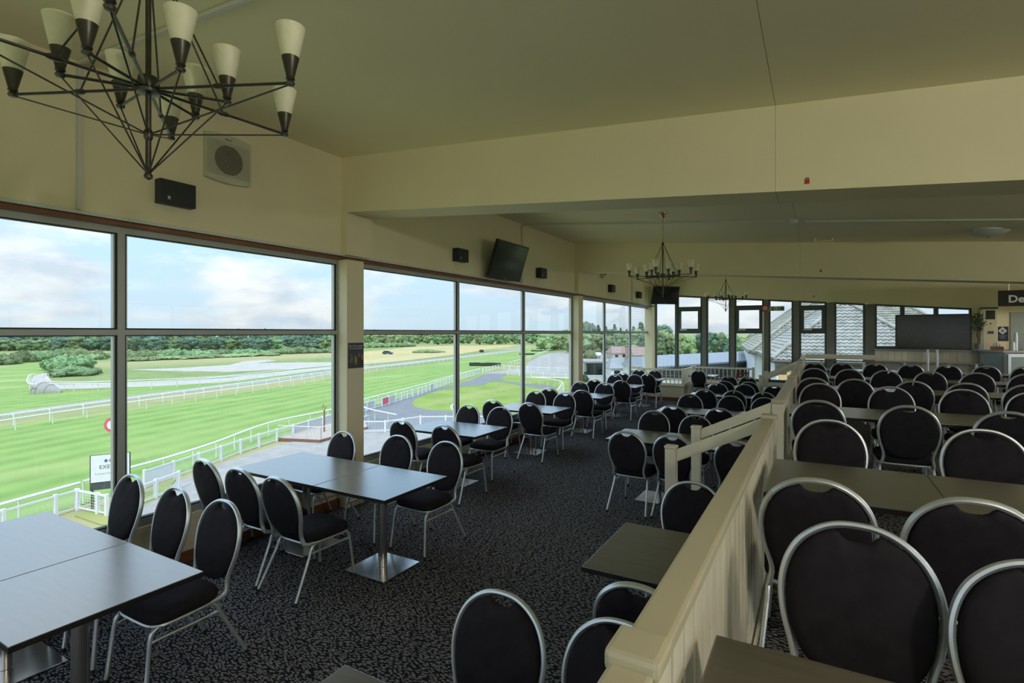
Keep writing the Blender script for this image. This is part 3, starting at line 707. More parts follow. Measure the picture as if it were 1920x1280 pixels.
speaker(15.98, 3.155, .27, .195, .11, 'black wall speaker in the far bay, beside the corner television')
# televisions
def tv(name, label, loc, rz, tilt, w, h, arm=True):
    t = thing(name, label, 'television', loc, rz)
    M = Matrix.Rotation(tilt, 4, 'X')      # local: screen faces -Y
    def part(nm, m, *a, b=.006, par=None):
        bm = bmesh.new(); bbox(bm, *a, b=b, M=M); return obj(nm, bm, m, par or t)
    part('casing', 'black_plastic', -w / 2, w / 2, -.02, .04, -h / 2, h / 2)
    part('screen', 'screen', -w / 2 + .025, w / 2 - .025, -.0225, -.0195, -h / 2 + .05, h / 2 - .025, b=.0005)
    part('back_box', 'black_plastic', -w * .3, w * .3, .04, .075, -h * .3, h * .3)
    part('badge', 'print_grey', -.03, .03, -.0235, -.0205, -h / 2 + .015, -h / 2 + .028, b=.0005)
    if arm:
        bm = bmesh.new(); tube(bm, [(0, .07, 0), (0, arm, -.02)], .02, 8); box(bm, -.1, .1, arm - .01, arm, -.12, .1); obj('bracket', bm, 'black_plastic', t)
    return t
tv('wall_television', 'black television tilted down from the wall between two speakers', (-4.51, 7.77, 3.215), R(90), R(18), 1.03, .63, .235)
tv('corner_television', 'black television angled across the far window corner', (-4.17, 17.12, 3.20), R(45), R(16), .92, .58, .62)
t = tv('display_screen', 'large black display on a two-pole floor stand near the bar', (2.46, 16.42, 2.03), R(-6), 0, 1.45, .86, False)
for x in (-.07, .11):
    bm = bmesh.new(); tube(bm, [(x, .06, -1.53), (x, .06, .2)], .028, 12); obj('stand_pole', bm, 'chair_metal', t, smooth=40)
boxobj('stand_base', 'black_plastic', t, -.4, .45, -.2, .35, -1.548, -1.52, b=.005)
# cable trunking
def trunk(name, label, segs):
    t = thing(name, label, 'conduit', segs[0][:3])
    o = Vector(segs[0][:3])
    for a, b_ in zip(segs, segs[1:]):
        bm = bmesh.new(); tube(bm, [Vector(a) - o, Vector(b_) - o], .0125, 4, flat=(1.3, 1.3)); obj('trunking', bm, 'white_plastic', t)
z_ = lambda x: ZC(x) - .021
trunk('cable_trunking', 'white cable trunking rising beside the extractor fan and crossing the near ceiling', [(XW + .018, 1.813, 2.925), (XW + .018, 1.813, z_(XW)), (-.9, 1.80, z_(-.9))])
trunk('cable_trunking', 'white cable trunking crossing the ceiling of the middle bay', [(XW + .018, 8.63, 2.925), (XW + .018, 8.63, z_(XW)), (-.42, 8.85, z_(-.42))])
trunk('cable_trunking', 'white cable trunking continuing right of the smoke detector', [(-.14, 8.9, z_(-.14)), (4.5, 9.3, z_(4.5))])
trunk('cable_trunking', 'vertical white trunking on the far bay wall beside a speaker', [(XW + .018, 15.42, 2.925), (XW + .018, 15.42, 3.9)])
bm = bmesh.new(); lathe(bm, [(.03, -.055), (.042, -.045), (.05, -.02), (.062, -.015), (.062, .01)], 20); o = obj('smoke_detector', bm, 'white_plastic', None, (-.28, 8.87, ZC(-.28)), smooth=40); tag(o, 'small white smoke detector on the ceiling of the middle bay', 'smoke detector')
def ceiling_light(x, y, label, watts=0):
    t = thing('ceiling_light', label, 'ceiling light', (x, y, ZC(x) - .01), group='shallow glass ceiling lights')
    bm = bmesh.new(); lathe(bm, [(.02, -.10), (.10, -.092), (.18, -.065), (.235, -.03), (.225, -.03), (.1, -.08)], 28); obj('glass_bowl', bm, 'white_plastic', t, smooth=50)
    bm = bmesh.new(); lathe(bm, [(.14, -.035), (.16, -.02), (.16, .02)], 24); obj('ceiling_plate', bm, 'white_plastic', t, smooth=40)
    bm = bmesh.new(); lathe(bm, [(.0, -.115), (.012, -.11), (.012, -.095)], 10); obj('finial', bm, 'brass', t)
    if watts:  # bowls with watts are added out of view to brighten the room
        ld = bpy.data.lights.new('added_fill_lamp', 'POINT'); ld.energy = watts; ld.shadow_soft_size = .11; ld.color = (1, .95, .86)
        lo = bpy.data.objects.new('added_fill_lamp', ld); C.objects.link(lo); lo.location = (x, y, ZC(x) - .34)
ceiling_light(2.13, 9.94, 'unlit shallow oval glass ceiling light at upper right')
ceiling_light(2.4, .4, 'added unseen glass-bowl fill light over the tier beside the camera', FILL_LAMP)
ceiling_light(5.6, .6, 'added unseen glass-bowl fill light in the right corner behind the camera', FILL_LAMP)
ceiling_light(5.6, 6.76, 'added unseen glass-bowl fill light over the right of the tier', FILL_LAMP)
ceiling_light(7.2, 15.3, 'added unseen glass-bowl fill light behind the bar end of the room', FILL_LAMP * 1.5)
t = thing('ceiling_bracket', 'empty cream cable hook bracket on the middle bay ceiling', 'bracket', (.117, 10.63, ZC(.117) - .002))
for x in (-.13, .13): boxobj('foot', 'wall_paint', t, x - .012, x + .012, -.012, .012, -.055, .012)
boxobj('bar', 'wall_paint', t, -.13, .13, -.008, .008, -.06, -.045)
# small red tags on beams
for (x, y, z, lab) in ((-.057, 4.33, 3.10, 'small red padlock sticker on the nearest beam'), (.073, 11.16, 3.14, 'tiny red sticker on the second beam'), (-.058, Y1, 3.063, 'tiny dark sticker on the end wall band')):
    t = thing('sticker', lab, 'sticker', (x, y, z))
    boxobj('label_body', 'print_red', t, -.016, .016, -.002, -.0002, -.026, .006)
    bm = bmesh.new(); prism(bm, arc(0, .006, .016, 0, PI, 10), .0002, .002, frame_mat((0, 0, 0), (1, 0, 0), (0, 0, 1))); obj('label_top', bm, 'print_grey', t)
# poster on the column
t = thing('poster', 'dark printed racing poster stuck on the first window column', 'poster', (-4.66, 4.46, 1.745))
boxobj('sheet', 'poster_dark', t, .0005, .003, -.115, .125, -.145, .15)
for body, z in (('RUN YOUR HORSES', .103), ('AT OUR COURSES', .075)):
    txt(body, .024, 'print_white', t, frame_mat((.0034, .005, z), (0, 1, 0), (0, 0, 1)), align='CENTER', ext=.0003)
mat('poster_gold', (.35, .28, .08), .5, var=.4, scale=30); mat('poster_orange', (.35, .12, .04), .5, var=.4, scale=30); mat('poster_grey', (.14, .13, .15), .5, var=.5, scale=25)
for nm, m, a in (('printed_figure', 'poster_gold', (-.02, .02, -.11, .0)), ('printed_figure', 'poster_orange', (.085, .12, -.06, .02)), ('printed_figure', 'poster_grey', (-.09, -.04, -.1, .02)), ('printed_figure', 'poster_grey', (.03, .07, -.03, .03))):
    bm = bmesh.new(); w_ = (a[1] - a[0]) / 2; prism(bm, [((a[0] + a[1]) / 2 + w_ * math.cos(q), (a[2] + a[3]) / 2 + (a[3] - a[2]) / 2 * math.sin(q)) for q in [2 * PI * i / 14 for i in range(14)]], .003, .0036, frame_mat((0, 0, 0), (0, 1, 0), (0, 0, 1))); obj(nm, bm, m, t)
# fire signs on the end windows
t = thing('exit_sign', 'green and white fire exit sign with arrow on the end window', 'sign', (-1.04, Y1 - .02, 2.725))
FS = frame_mat((0, 0, 0), (1, 0, 0), (0, 0, 1))
boxobj('plate', 'print_white', t, -.225, .225, -.002, .004, -.068, .068)
boxobj('green_field', 'print_green', t, -.205, -.05, -.004, -.002, -.055, .055); boxobj('green_field', 'print_green', t, .04, .21, -.004, -.002, -.055, .055)
bm = bmesh.new(); prism(bm, [(-.195, 0), (-.14, .04), (-.115, .04), (-.15, .012), (-.065, .012), (-.065, -.012), (-.15, -.012), (-.115, -.04), (-.14, -.04)], .004, .0055, FS); obj('arrow', bm, 'print_white', t)
bm = bmesh.new()
for p, q, r_ in (((-.005, .02), (-.015, -.01), .009), ((-.015, -.01), (-.035, -.04), .006), ((-.015, -.01), (.012, -.035), .006), ((-.005, .02), (-.03, .01), .005), ((-.005, .018), (.018, .004), .005)):
    tube(bm, [(p[0], -.004, p[1]), (q[0], -.004, q[1])], r_, 5)
lathe(bm, [(.0, -.01), (.01, 0), (.0, .01)], 8, Matrix.Translation((.002, -.004, .04))); obj('running_figure', bm, 'print_green', t)
for body, z in (('Fire', .006), ('exit', -.042)): txt(body, .058, 'print_white', t, frame_mat((.055, -.0045, z), (1, 0, 0), (0, 0, 1)), bold=.001)
t = thing('fire_point_sign', 'round red and white fire action sign on the grey window post', 'sign', (-1.33, Y1 - .025, 2.745))
for r_, m, y_ in ((.105, 'print_red', 0), (.062, 'print_white', .002)):
    bm = bmesh.new(); prism(bm, arc(0, 0, r_, 0, 2 * PI, 28)[:-1], .0 + y_, .003 + y_, FS); obj('disc', bm, m, t)
boxobj('pictogram', 'print_red', t, -.013, .013, -.0065, -.005, -.035, .035)
boxobj('cable_cover', 'joinery_paint', t, -.075, -.035, -.006, .02, -2.18, -.10)
t = thing('wall_notice', 'printed white notice sheet on the end window beyond the handrail', 'notice', (-.91, Y1 + .005, .93))
boxobj('sheet', 'print_white', t, -.16, .16, 0, .003, -.17, .15)
for i in range(6): boxobj('text_line', 'print_grey', t, -.12 + .02 * (i % 2), .12 - .025 * (i % 3), -.0012, 0, .095 - i * .034, .108 - i * .034)
t = thing('cctv_camera', 'small white dome camera tucked under the second beam', 'camera', (XW, 12.86, 3.46))
bm = bmesh.new(); prism(bm, [(-.07, .09), (.07, .09), (.07, -.03)] + [(.05 - .1 * i / 6, -.05 - .02 * math.sin(PI * i / 6)) for i in range(7)] + [(-.07, -.03)], 0, .1, frame_mat((0, 0, 0), (0, 1, 0), (0, 0, 1))); obj('bracket', bm, 'white_plastic', t)
bm = bmesh.new(); lathe(bm, [(.0, -.045), (.03, -.03), (.04, 0), (.04, .01)], 14, Matrix.Translation((.1, 0, .05))); obj('dome', bm, 'black_plastic', t, smooth=50)

# ================================================================ THE BAR
mat('bar_top', (.40, .40, .39), .3, metal=.4, var=.06)
mat('bar_glass', (.30, .37, .38), .12, var=.05)
mat('plant_leaf', (.035, .075, .02), .6, var=.4, scale=30); mat('bark', (.12, .09, .06), .9, var=.3, scale=30)
mat('terracotta', (.30, .28, .26), .7, var=.3, scale=8); mat('orange_box', (.42, .14, .035), .5, var=.1)
mat('cup_plastic', (.70, .76, .80), .25, var=.03); mat('board_glass', (.36, .40, .39), .2, var=.05)
BA = R(20); BX, BY = 3.80, 16.35
t = thing('bar_counter', 'bar counter with pale glass front panels and metal trim at far right', 'bar counter', (BX, BY, TIER))
bd = (math.cos(BA), math.sin(BA))
def quad(nm, m, poly, z0, z1):
    bm = bmesh.new(); prism(bm, poly, z0, z1); return obj(nm, bm, m, t)
L_ = 2.6; A = (0, 0); B = (bd[0] * L_, bd[1] * L_); Dp = (-.22, .78); E_ = (B[0], 1.28)
quad('carcass', 'frame_alu', [A, B, E_, (-.22, 1.28), Dp], .001, 1.07)
quad('counter_top', 'bar_top', [(A[0] - .05, A[1] - .07), (B[0], B[1] - .07), (B[0], 1.29), (-.34, 1.29), (Dp[0] - .09, Dp[1])], 1.07, 1.11)
for k in range(3):
    s0, s1 = .10 + k * .85, .82 + k * .85; Mb = frame_mat((0, 0, 0), (bd[0], bd[1], 0), (0, 0, 1))
    bm = bmesh.new(); bbox(bm, s0, s1, .28, .96, .001, .02, b=.004, M=Mb); obj('front_panel', bm, 'bar_glass', t)
    for q in ((s0 - .06, s0, .2, 1.03), (s1, s1 + .03, .2, 1.03), (s0, s1, .96, 1.03), (s0, s1, .2, .28)):
        bm = bmesh.new(); bbox(bm, q[0], q[1], q[2], q[3], .001, .035, b=.004, M=Mb); obj('panel_trim', bm, 'chair_metal', t)
ln = math.hypot(*Dp); Mb = frame_mat((Dp[0], Dp[1], 0), (-Dp[0], -Dp[1], 0), (0, 0, 1))
bm = bmesh.new(); bbox(bm, .08, ln - .1, .28, .98, .001, .02, b=.004, M=Mb); obj('side_panel', bm, 'bar_glass', t)
ZBAR = TIER + 1.11
# tower air conditioner against the wall, by the bar
t = thing('air_conditioner', 'tall cream tower air conditioner against the wall behind the bar', 'air conditioner', (3.76, 17.50, TIER))
boxobj('body', 'wall_paint', t, -.14, .14, -.14, .14, .001, 2.12, b=.012); boxobj('top_cap', 'frame_dark', t, -.145, .145, -.145, .145, 2.12, 2.16, b=.006)
boxobj('outlet', 'fan_dark', t, -.085, .085, -.148, -.139, 1.86, 2.08); boxobj('display', 'screen', t, -.05, .06, -.147, -.139, 1.50, 1.57); boxobj('badge', 'print_red', t, -.015, .015, -.145, -.139, 1.73, 1.77)
for i in range(7): boxobj('vane', 'frame_dark', t, -.085, .085, -.152, -.147, 1.875 + i * .03, 1.882 + i * .03)
# sign over the bar
t = thing('bar_sign', 'black hanging sign with white lettering above the bar', 'sign', (4.9, 16.5, 2.80))
boxobj('board', 'black_plastic', t, -1.19, 1.19, -.02, .02, -.175, .195, b=.003)
txt('Desserts', .235, 'print_white', t, frame_mat((-1.02, -.0215, -.085), (1, 0, 0), (0, 0, 1)), bold=.006)
for x in (-1.0, 1.0):
    bm = bmesh.new(); tube(bm, [(x, 0, .19), (x, 0, ZC(4.9 + x) - 2.80)], .004, 6); obj('hanger', bm, 'chair_metal', t)
t = thing('notice_board', 'navy blue notice with white diamond on the wall behind the bar', 'notice', (4.05, Y1 - .01, 1.98))
boxobj('board', 'print_navy', t, -.11, .11, -.004, .0, -.18, .18)
bm = bmesh.new(); prism(bm, [(0, .17), (.085, .075), (0, -.02), (-.085, .075)], .004, .006, FS); obj('diamond', bm, 'print_white', t)
bm = bmesh.new(); prism(bm, [(0, .125), (.042, .075), (0, .025), (-.042, .075)], .006, .007, FS); obj('diamond_centre', bm, 'print_grey', t)
for i in range(3): boxobj('text_line', 'print_grey', t, -.075 + .02 * i, .075 - .02 * i, -.006, -.004, -.055 - i * .035, -.04 - i * .035)
t = thing('glass_splashback', 'pale glass panel on the wall behind the bar', 'glass panel', (4.75, Y1 - .01, 1.9))
boxobj('panel', 'board_glass', t, -.55, .9, -.012, .0, -.42, .62, b=.003)
for z in (-.1, .4): boxobj('shelf', 'frame_alu', t, -.2, .9, -.13, -.012, z, z + .012)
# things on the bar
t = thing('potted_tree', 'small potted ornamental tree with ball of leaves on the bar end', 'plant', (3.52, 17.38, ZBAR))
bm = bmesh.new(); lathe(bm, [(.045, .001), (.055, .01), (.075, .13), (.08, .15), (.068, .15), (.06, .13)], 18); obj('pot', bm, 'terracotta', t, smooth=40)
bm = bmesh.new(); tube(bm, smoothpath([(0, 0, .12), (.012, 0, .25), (-.012, .01, .36), (.01, 0, .47), (.02, 0, .6)], 4), .013, 7); tube(bm, smoothpath([(.01, 0, .3), (.04, 0, .4), (.05, .02, .55)], 4), .008, 6); obj('trunk', bm, 'bark', t)
rnd = random.Random(3); bm = bmesh.new()
for i in range(420):
    while True:
        p = Vector((rnd.uniform(-1, 1), rnd.uniform(-1, 1), rnd.uniform(-1, 1)))
        if p.length < 1: break
    p = Vector((p.x * .15, p.y * .15, .68 + p.z * .24)); q = Vector((rnd.uniform(-1, 1), rnd.uniform(-1, 1), rnd.uniform(-.6, .8))).normalized(); s_ = q.orthogonal().normalized()
    L2 = .05
    v = [bm.verts.new(p), bm.verts.new(p + q * L2 * .5 + s_ * .013), bm.verts.new(p + q * L2), bm.verts.new(p + q * L2 * .5 - s_ * .013)]; bm.faces.new(v)
lv = obj('foliage', bm, 'plant_leaf', t); lv['kind'] = 'stuff'
t = thing('condiment_box', 'small orange wooden condiment box on the bar', 'box', (3.80, 17.0, ZBAR))
for q in ((-.11, .11, -.07, -.06), (-.11, .11, .06, .07), (-.11, -.10, -.06, .06), (.10, .11, -.06, .06)): boxobj('side', 'orange_box', t, *q, .001, .085)
boxobj('base', 'orange_box', t, -.1, .1, -.06, .06, .001, .012)
for i, (x, h_, lab) in enumerate(((-.06, .14, 'left'), (.0, .16, 'middle'), (.06, .13, 'right'))):
    t = thing('glass_jar', 'clear glass jar in the orange bar box, %s one' % lab, 'jar', (3.80 + x, 17.0, ZBAR + .013), group='glass jars in the bar box')
    bm = bmesh.new(); lathe(bm, [(.022, .001), (.024, .01), (.024, h_ * .7), (.016, h_ * .85), (.016, h_)], 14); obj('glass', bm, 'cup_plastic', t, smooth=40)
    bm = bmesh.new(); lathe(bm, [(.018, h_), (.018, h_ + .015)], 14); obj('lid', bm, 'chair_metal', t)
for k, (x, y, n, lab) in enumerate(((4.02, 16.72, 3, 'small stack of clear plastic cups at the left on the bar'), (4.09, 16.80, 8, 'tall stack of clear plastic cups in the middle of the bar'), (4.27, 16.86, 8, 'tall stack of clear plastic cups at the right on the bar'))):
    t = thing('cup_stack', lab, 'cups', (x, y, ZBAR), group='plastic cup stacks on the bar')
    bm = bmesh.new(); lathe(bm, [(.045, .001), (.043, .01), (.031, .11), (.0, .112)], 16); cm = mesh_of('cup', bm, 40)
    for i in range(n): put('cup', cm, 'cup_plastic', t, (0, 0, i * .045))
t = thing('sauce_bottle', 'dark sauce bottle with white label on the bar', 'bottle', (4.40, 16.98, ZBAR))
bm = bmesh.new(); lathe(bm, [(.03, .001), (.032, .01), (.032, .13), (.015, .17), (.014, .21)], 14); obj('body', bm, 'black_plastic', t, smooth=40)
bm = bmesh.new(); lathe(bm, [(.033, .03), (.033, .1)], 14); obj('paper_label', bm, 'print_white', t, smooth=40)
t = thing('straw_pot', 'brown pot holding straws on the bar', 'pot', (4.50, 17.05, ZBAR))
bm = bmesh.new(); lathe(bm, [(.06, .001), (.075, .14), (.068, .14), (.055, .02)], 16); obj('pot', bm, 'orange_box', t, smooth=40)
for i in range(8):
    bm = bmesh.new(); a = i * .8; tube(bm, [(.02 * math.cos(a), .02 * math.sin(a), .02), (.06 * math.cos(a), .06 * math.sin(a), .20)], .003, 5); obj('straw', bm, 'bark', t)

# ================================================================ OUTSIDE
ZG = -7.0
make_grass('field', (.16, .21, .08), (.22, .27, .10), (.37, .32, .17), dryamt=.42, dscale=.004, ang=R(-16.6))
make_grass('track_grass', (.15, .24, .065), (.20, .29, .085), (.33, .34, .15), stripe=.5, ang=R(-16.6), dryamt=.36, dscale=.03, period=9.)
make_grass('lawn', (.17, .25, .055), (.24, .30, .08), (.36, .32, .15), dryamt=.4, dscale=.02)
make_grass('dry_grass', (.34, .31, .13), (.42, .37, .17), (.48, .36, .20), dryamt=.4, dscale=.01)
mat('tarmac', (.16, .165, .175), .9, var=.08, scale=.8); mat('gravel', (.29, .275, .255), .95, var=.12, scale=1.2, bump=.3, bscale=40)
mat('sand', (.38, .35, .31), .95, var=.1, scale=.3); mat('white_paint', (.66, .68, .69), .5, var=.03)
mat('deck_tan', (.36, .31, .26), .8, var=.06, scale=2); mat('deck_brown', (.19, .09, .07), .7, var=.1)
mat('banner_red', (.62, .10, .16), .6, var=.05); mat('banner_grey', (.46, .48, .50), .6, var=.05)
mat('hurdle', (.025, .032, .028), .9, var=.4, scale=3); mat('dark_post', (.06, .065, .065), .6, var=.1)
mat('roof_tile', (.25, .255, .235), .8, var=.30, scale=2.2, bump=.3, bscale=14); mat('roof_tile_old', (.235, .235, .195), .85, var=.35, scale=1.8, bump=.3, bscale=14)
mat('lead', (.22, .28, .36), .6, var=.15, scale=2); mat('brick_yellow', (.52, .38, .20), .85, var=.15, scale=4)
mat('metal_roof', (.17, .20, .23), .5, var=.06, scale=.5); mat('roof_brown', (.27, .19, .17), .85, var=.12, scale=1.5); mat('render_cream', (.48, .45, .39), .9, var=.05, scale=1)
mat('roof_slate', (.25, .28, .30), .7, var=.1, scale=2)

bm = bmesh.new(); v = [bm.verts.new(p) for p in ((-3500, -900, ZG), (900, -900, ZG), (900, 3500, ZG), (-3500, 3500, ZG))]; bm.faces.new(v)
o = obj('ground', bm, 'field'); o['kind'] = 'structure'; o['label'] = 'open heathland field around the racecourse'
def patch(name, pix, m, dz, label):
    bm = bmesh.new(); pts = [at(x, y, ZG) for x, y in pix]
    lo = [bm.verts.new((p.x, p.y, ZG)) for p in pts]; hi = [bm.verts.new((p.x, p.y, ZG + dz)) for p in pts]
    n = len(pts)
    f = bm.faces.new(hi); f.normal_update()
    for k in range(n): bm.faces.new((lo[k], lo[(k + 1) % n], hi[(k + 1) % n], hi[k]))
    bmesh.ops.triangulate(bm, faces=[f])
    o = obj(name, bm, m); o['kind'] = 'structure'; o['label'] = label; return o
patch('ground_track', [(-330, 1015), (-330, 858), (-100, 820), (0, 800), (230, 768), (498, 729), (640, 707), (860, 674), (985, 654), (1030, 652), (1020, 662), (985, 672), (930, 690), (905, 696), (870, 708), (790, 735), (700, 762), (640, 786), (520, 826), (400, 866), (280, 908), (150, 948), (0, 985)], 'track_grass', .03, 'bright striped racing turf between the white rails')
patch('ground_turf', [(-330, 800), (-330, 740), (-100, 705), (0, 690), (90, 677), (128, 673), (106, 694), (60, 705), (52, 722), (70, 733), (200, 730), (420, 712), (640, 694), (640, 698), (430, 722), (220, 752), (0, 778)], 'track_grass', .02, 'mown turf bend on the far side of the course')
patch('path_all_weather', [(-200, 815), (0, 776), (220, 745), (498, 711), (640, 692), (760, 679), (980, 655), (985, 657), (760, 684), (640, 697), (498, 717), (220, 752), (0, 783), (-200, 822)], 'gravel', .04, 'pale all-weather gallop beside the inner rail')
patch('path_sand_strip', [(106, 693), (62, 705), (56, 722), (70, 728), (112, 730), (300, 724), (430, 716), (540, 702), (640, 690), (640, 685), (540, 695), (430, 708), (300, 716), (112, 721), (92, 716), (88, 706), (108, 695)], 'sand', .035, 'sandy track between curved white rails')
patch('ground_sand', [(244, 693), (330, 690), (430, 684), (458, 677), (500, 674), (520, 676), (480, 681), (560, 679), (640, 679), (640, 684), (540, 692), (430, 697), (300, 695)], 'sand', .03, 'bare sandy patch on the heath')
patch('ground_dry', [(672, 660), (780, 650), (860, 648), (990, 646), (930, 652), (860, 664), (760, 676), (672, 684)], 'dry_grass', .03, 'dry tan grass in the middle of the course')
patch('ground_lawn', [(672, 800), (672, 772), (860, 712), (905, 700), (1000, 693), (1080, 700), (1080, 820), (860, 830)], 'lawn', .02, 'patchy green lawn in front of the stand')
patch('path_service_road', [(672, 808), (672, 776), (700, 764), (760, 744), (800, 731), (850, 722), (880, 714), (905, 703), (918, 700), (955, 700), (935, 709), (905, 722), (870, 724), (835, 729), (800, 739), (778, 748), (772, 756), (778, 763), (800, 768), (850, 772), (985, 776), (1078, 780), (1078, 800), (860, 805)], 'tarmac', .035, 'grey tarmac service road curving round the lawn')
patch('path_loop_road', [(905, 710), (925, 707), (945, 709), (938, 712), (950, 715), (985, 719), (1030, 723), (1045, 727), (1040, 733), (985, 724), (940, 716), (918, 713)], 'tarmac', .04, 'narrow tarmac loop path')
patch('ground_car_park', [(905, 700), (985, 690), (990, 680), (1010, 668), (1030, 662), (1060, 660), (1150, 660), (1230, 664), (1230, 720), (1085, 712), (1000, 702)], 'gravel', .045, 'pale gravel car park')
patch('ground_terrace', [(150, 1060), (240, 985), (262, 950), (330, 905), (420, 868), (520, 836), (640, 803), (672, 806), (860, 802), (1078, 796), (1078, 900), (700, 1000), (300, 1200)], 'gravel', .05, 'pale gravel terrace below the stand')
patch('ground_verge', [(140, 968), (205, 950), (330, 900), (300, 935), (262, 952), (240, 985), (190, 985)], 'lawn', .055, 'green verge by the crossing gate')

def resample(P, step):
    out = [P[0].copy()]; acc = 0.
    for a, b_ in zip(P, P[1:]):
        L_ = (b_ - a).length; d = step - acc
        while d <= L_: out.append(a + (b_ - a) * (d / L_)); d += step
        acc = (acc + L_) % step
    return out
def running_rail(name, label, pix, h=1.2, step=2.6, r=.075, hook=.28, group='white running rails'):
    P = [at(x, y, ZG + h) for x, y in pix]; o = P[0].copy(); o.z = ZG
    t = thing(name, label, 'rail', o, group=group)
    pts = smoothpath([p - o for p in P], 4)
    bm = bmesh.new(); tube(bm, pts, r, 6); obj('rail_bar', bm, 'white_paint', t, smooth=50)
    bm = bmesh.new(); tube(bm, [(0, 0, 0), (-hook * .8, 0, -.03), (-hook, 0, -.16), (-hook, 0, -h + .001)], .045, 6); me = mesh_of('post', bm, 50)
    q = resample(pts, step)
    for i, p in enumerate(q[:290]):
        n = q[min(i + 1, len(q) - 1)] - q[max(i - 1, 0)]
        put('post', me, 'white_paint', t, p, (0, 0, math.atan2(n.y, n.x) - PI / 2))
    return t
def panel_fence(name, label, pix, h=1.05, step=2.2, infill='wire', group='white panel fences', banners={}):
    P = [at(x, y, ZG + h) for x, y in pix]; o = P[0].copy(); o.z = ZG
    t = thing(name, label, 'fence', o, group=group)
    pts = [p - o for p in P]; q = resample(pts, step)
    if (q[-1] - pts[-1]).length > .5: q.append(pts[-1])
    bm = bmesh.new(); bbox(bm, -.075, .075, -.075, .075, -h + .001, .06, b=.01); pm = mesh_of('post', bm)
    for i, p in enumerate(q):
        n = q[min(i + 1, len(q) - 1)] - q[max(i - 1, 0)]
        put('post', pm, 'white_paint', t, p, (0, 0, math.atan2(n.y, n.x)))
    for nm, z, s in (('top_rail', -.04, .055), ('bottom_rail', -h + .16, .04)):
        bm = bmesh.new(); tube(bm, [p + Vector((0, 0, z)) for p in q], s, 4, flat=(1.2, .8)); obj(nm, bm, 'white_paint', t)
    for i, (a, b_) in enumerate(zip(q, q[1:])):
        d = (b_ - a); n = Vector((-d.y, d.x, 0)).normalized() * .012
        if infill == 'wire' and i not in banners:
            bm = bmesh.new()
            for k in range(5): tube(bm, [a + Vector((0, 0, -.2 - k * .14)), b_ + Vector((0, 0, -.2 - k * .14))], .006, 4)
            for k in range(1, 8): tube(bm, [a + d * k / 8 + Vector((0, 0, -.1)), a + d * k / 8 + Vector((0, 0, -h + .18))], .004, 4)
            obj('wire_mesh', bm, 'white_paint', t)
        else:
            bm = bmesh.new(); lo, hi = Vector((0, 0, -h + .2)), Vector((0, 0, -.1)); a2, b2 = a + d * .04, b_ - d * .04
            hexa(bm, [a2 + lo - n, b2 + lo - n, b2 + lo + n, a2 + lo + n, a2 + hi - n, b2 + hi - n, b2 + hi + n, a2 + hi + n]); obj('panel', bm, banners.get(i, 'white_paint'), t)
    return t
running_rail('running_rail', 'white curved-post running rail, nearest, left of the crossing gap', [(-250, 1013), (0, 945.6), (119, 913), (150, 905)], 1.25)
running_rail('running_rail', 'white curved-post running rail beside the striped turf, right of the crossing', [(165, 900), (242, 877), (308, 859), (400, 830), (509, 791), (624, 767), (671, 751), (750, 730.6), (802, 717.5), (855, 702.5), (900, 691)], 1.25)
panel_fence('panel_fence', 'white wire panel fence left of the crossing gate', [(-250, 1030), (0, 958), (144, 917.5)], banners={8: 'white_paint', 9: 'white_paint', 10: 'banner_grey'})
panel_fence('panel_fence', 'white wire panel fence along the terrace right of the crossing gate', [(271, 882), (325, 865), (400, 841), (471, 818), (560, 793), (624, 776), (671, 758)], banners={0: 'white_paint', 7: 'banner_grey', 8: 'banner_grey', 9: 'banner_grey', 11: 'banner_grey'})
panel_fence('panel_fence', 'white panel fence along the lawn with a pink banner', [(672, 757.5), (697, 751), (785, 727.5), (854, 705), (900, 692.5)], step=1.9, infill='wire', banners={0: 'banner_grey', 1: 'banner_grey', 3: 'banner_red', 4: 'banner_grey', 12: 'banner_grey'})
panel_fence('crossing_gate', 'white wire crossing gate left of the course sign', [(146, 918), (200, 928)], h=1.05, step=1.6)
panel_fence('crossing_gate', 'white wire crossing gate standing open right of the course sign', [(335, 884), (268, 908), (252, 914)], h=1.05, step=1.7)
running_rail('running_rail', 'inner white running rail, front one of the pair by the gallop', [(-200, 826), (0, 789), (220, 757), (498, 720), (624, 700), (693, 689), (854, 670), (981, 652)], 1.15, 3.4)
running_rail('running_rail', 'inner white running rail, rear one of the pair by the gallop', [(-200, 814), (0, 779), (220, 749.5), (498, 712), (624, 694.5), (690, 685)], 1.15, 3.4, hook=-.28)
running_rail('running_rail', 'far white rail with tight bend, front side of the sandy track', [(62.5, 700.6), (54, 704), (51, 716), (65, 720), (112, 719), (219, 718), (326, 713), (443, 704.6), (550, 696), (604, 692)], 1.2, 3.6)
running_rail('running_rail', 'far white rail with tight bend, rear side of the sandy track', [(87.5, 700), (86, 704), (92.5, 712), (112, 716), (219, 714), (401, 706), (486, 698), (623, 684), (672, 680), (725, 674), (854, 657.5)], 1.2, 4.2)
running_rail('running_rail', 'short white guard rail across the tarmac by the first window column', [(672, 757), (690, 766), (743, 777)], 1.1, 2.6)
panel_fence('panel_fence', 'white wire fence in front of the tarmac below the second window bay', [(672, 789), (742, 789), (768, 780), (985, 779)], step=2.4)
panel_fence('panel_fence', 'white fence crossing beyond the loop road', [(905, 690), (935, 683.5), (960, 686), (1078, 690)], step=2.6)
panel_fence('panel_fence', 'white fence along the near edge of the car park', [(952, 694), (1010, 697), (1078, 702)], step=3)
running_rail('parade_ring_rail', 'white parade ring rail curving by the car park', [(992, 707), (1020, 709), (1045, 713), (1054, 717), (1045, 731)], 1.2, 2.0)
